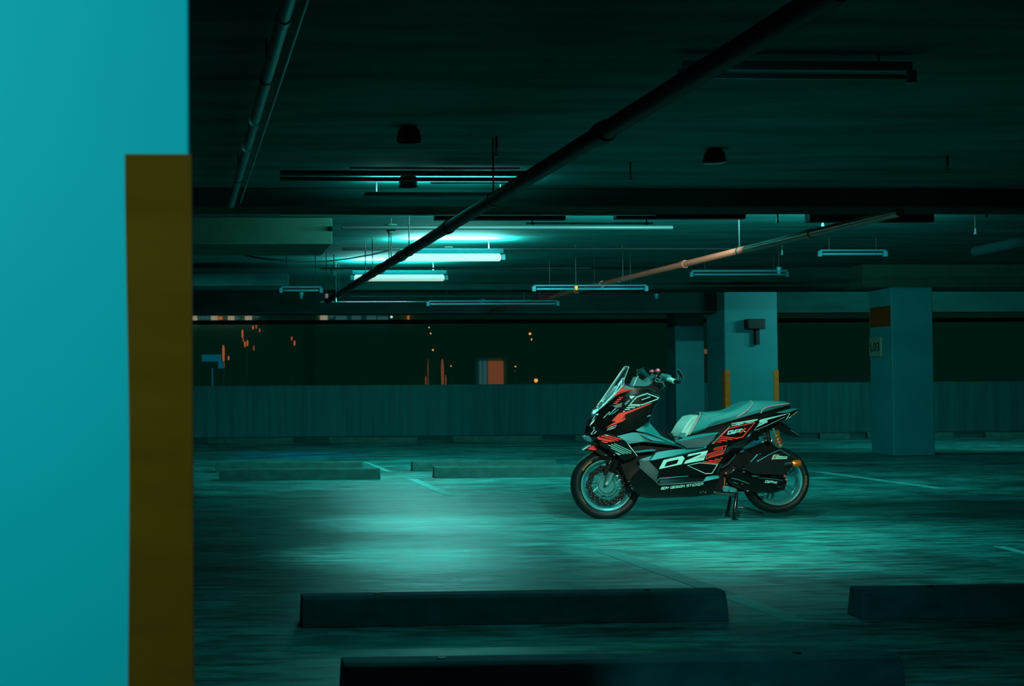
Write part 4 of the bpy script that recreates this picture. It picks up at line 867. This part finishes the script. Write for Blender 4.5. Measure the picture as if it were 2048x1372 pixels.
for x_, y_, col, r_ in ((567, 522, 'redmetal', 1.8), (534, 738, 'redmetal', 1.7), (1490, 562, 'redmetal', 2.1), (1520, 626, 'redmetal', 2.2), (850, 505, 'disc', 1.6), (850, 460, 'disc', 1.2), (884, 420, 'disc', 1.2), (385, 822, 'steel', 2.2), (910, 803, 'steel', 1.8), (578, 690, 'steel', 1.3), (1190, 845, 'steel', 1.5), (165, 828, 'steel', 1.2), (243, 826, 'steel', 1.3), (205, 812, 'steel', 1.0), (680, 290, 'steel', 1.2), (825, 695, 'disc', 1.2), (1408, 737, 'disc', 1.0)):
    hh = 0.175 if x_ > 700 else 0.165
    if y_ > 800 and x_ < 300: hh = 0.23
    bm = bmesh.new(); lathe(bm, S(*K('D', [(x_, y_)])[0], -hh), [(0.0003, -0.006), (r_*0.75*U, -0.006), (r_*U, -0.002), (r_*U, 0.01)], 10); fin(bm, 'bolt', M[col], ROOT)
# swingarm end, rear caliper
pillow('rear_fork_end', 'D', [(1440, 600), (1500, 590), (1530, 640), (1500, 760), (1470, 800), (1430, 790)], [(0, 0.09), (0.8, 0.11)], M['matblack'], bevel=0.003)
rod('rear_axle', 'D', [(1350, 625, -.12), (1350, 625, .12)], 0.009, M['steel'])
rod('brake_arm', 'D', [(1540, 530, .1), (1560, 490, .1), (1580, 462, .1)], 0.0035, M['steel'])
facet('lower_guard', 'D', [(1060, 820, .13), (1150, 850, .14), (1195, 870, .14), (1165, 885, .15), (1080, 880, .15)], M['satin'], 0.02, both=False)
# --- rear shocks
for s_ in (1, -1):
    y_ = 0.145*s_
    top = S(*K('A6', [(505, 640)])[0], -abs(y_)); bot = S(*K('A6', [(640, 985)])[0], -abs(y_)); top.y = -y_; bot.y = -y_
    ax = (bot-top); L_ = ax.length; t_ = ax.normalized(); a_ = t_.orthogonal().normalized(); b_ = t_.cross(a_)
    SH = otube('shock_absorber', [top-t_*0.02, top+t_*0.06], 0.011, M['disc'], ROOT, 14)
    otube('damper_rod', [top+t_*0.07, bot], 0.0065, M['steel'], SH, 12)
    pts = []; turns = 4.0
    for i in range(100):
        u = i/99; a = 2*PI*turns*u; r_ = 0.0235; pts.append(top+t_*(0.02+u*(L_-0.03))+a_*(r_*math.cos(a))+b_*(r_*math.sin(a)))
    sp_ = otube('coil_spring', pts, 0.0034, M['orange'], SH, 8); sp_['label'] = 'orange coil spring'
    otube('reservoir', [top+Vector((-0.055, 0, 0.0)), top+Vector((-0.035, 0, -0.09))], 0.017, M['matblack'], SH, 14)
    otube('spring_seat', [bot-t_*0.012, bot+t_*0.004], 0.024, M['disc'], SH, 18)
    bm = bmesh.new()
    for i in range(12):
        c_ = S(*K('A6', [(random.uniform(270, 470), random.uniform(680, 920))])[0], -0.17); bmesh.ops.create_icosphere(bm, subdivisions=1, radius=random.uniform(0.0015, 0.0035), matrix=Matrix.Translation((c_.x, c_.y*s_, c_.z)))
    fin(bm, 'adjuster_bolts', M['steel'], SH)
pillow('shock_mount', 'A6', [(440, 480), (620, 470), (690, 540), (640, 580), (530, 660), (470, 640)], [(0, 0.10), (0.8, 0.12)], M['matblack'])
pillow('rear_inner_guard', 'A5', [(600, 520), (1000, 380), (1150, 330), (1400, 300), (1280, 430), (1120, 520), (960, 620), (760, 700), (620, 700)], [(0, 0.12), (0.8, 0.14)], M['matblack'])
pillow('rear_hugger', 'A5', [(900, 830), (1000, 760), (1300, 640), (1500, 560), (1560, 640), (1700, 740), (1500, 760), (1300, 800), (1100, 850)], [(0, 0.055), (0.8, 0.06)], M['matblack'])
PH = pillow('plate_holder', 'A6', [(690, 480), (760, 520), (860, 600), (1055, 740), (1040, 790), (960, 770), (800, 690), (690, 610)], [(0, 0.03), (0.6, 0.085)], M['matblack'], bevel=0.002)
rod('reflector', 'A6', [(865, 640, .09), (950, 690, .09), (1050, 755, .09)], [0.005, 0.004, 0.003], M['disc'], PH)
# --- centre stand
gz = 0.0
def sg2(t, x, y, yy): v = S(*K(t, [(x, y)])[0], yy); return v
CS = otube('centre_stand', [sg2('D', 735, 835, -0.12), sg2('D', 722, 960, -0.14), sg2('D', 700, 1130, -0.155), Vector((sg2('D', 690, 1215, -0.16).x, -0.16, 0.012))], [0.014, 0.014, 0.012, 0.012], M['black'], ROOT, 14)
otube('stand_leg', [sg2('D', 640, 880, 0.10), sg2('D', 628, 960, 0.13), sg2('D', 600, 1100, 0.15), Vector((sg2('D', 578, 1212, 0.16).x, 0.16, 0.012))], [0.013, 0.013, 0.012, 0.012], M['black'], CS, 14)
otube('cross_bar', [sg2('D', 650, 890, 0.10), sg2('D', 728, 900, -0.12)], 0.011, M['black'], CS, 12)
for x_, yy in ((690, -0.16), (572, 0.16)):
    v = sg2('D', x_, 1215, yy); bm = bmesh.new(); box(bm, (v.x-0.022, yy-0.02, 0.0), (v.x+0.022, yy+0.02, 0.012)); fin(bm, 'stand_foot', M['black'], CS, bevel=0.003)
otube('foot_lever', [sg2('D', 735, 1070, -0.16), sg2('D', 800, 1062, -0.17), sg2('D', 900, 1082, -0.18), sg2('D', 1010, 1115, -0.18), sg2('D', 1110, 1148, -0.18), sg2('D', 1130, 1160, -0.18), sg2('D', 1152, 1205, -0.18)], [0.008, 0.009, 0.009, 0.008, 0.010, 0.008, 0.004], M['black'], CS, 12)
v = sg2('D', 735, 1155, -0.165); bm = bmesh.new(); box(bm, (v.x-0.02, v.y-0.012, v.z-0.022), (v.x+0.022, v.y+0.012, v.z+0.02)); fin(bm, 'stand_stop', M['black'], CS, bevel=0.003)
print('front tyre bottom z', fz, 'rear', cr.z-0.262)
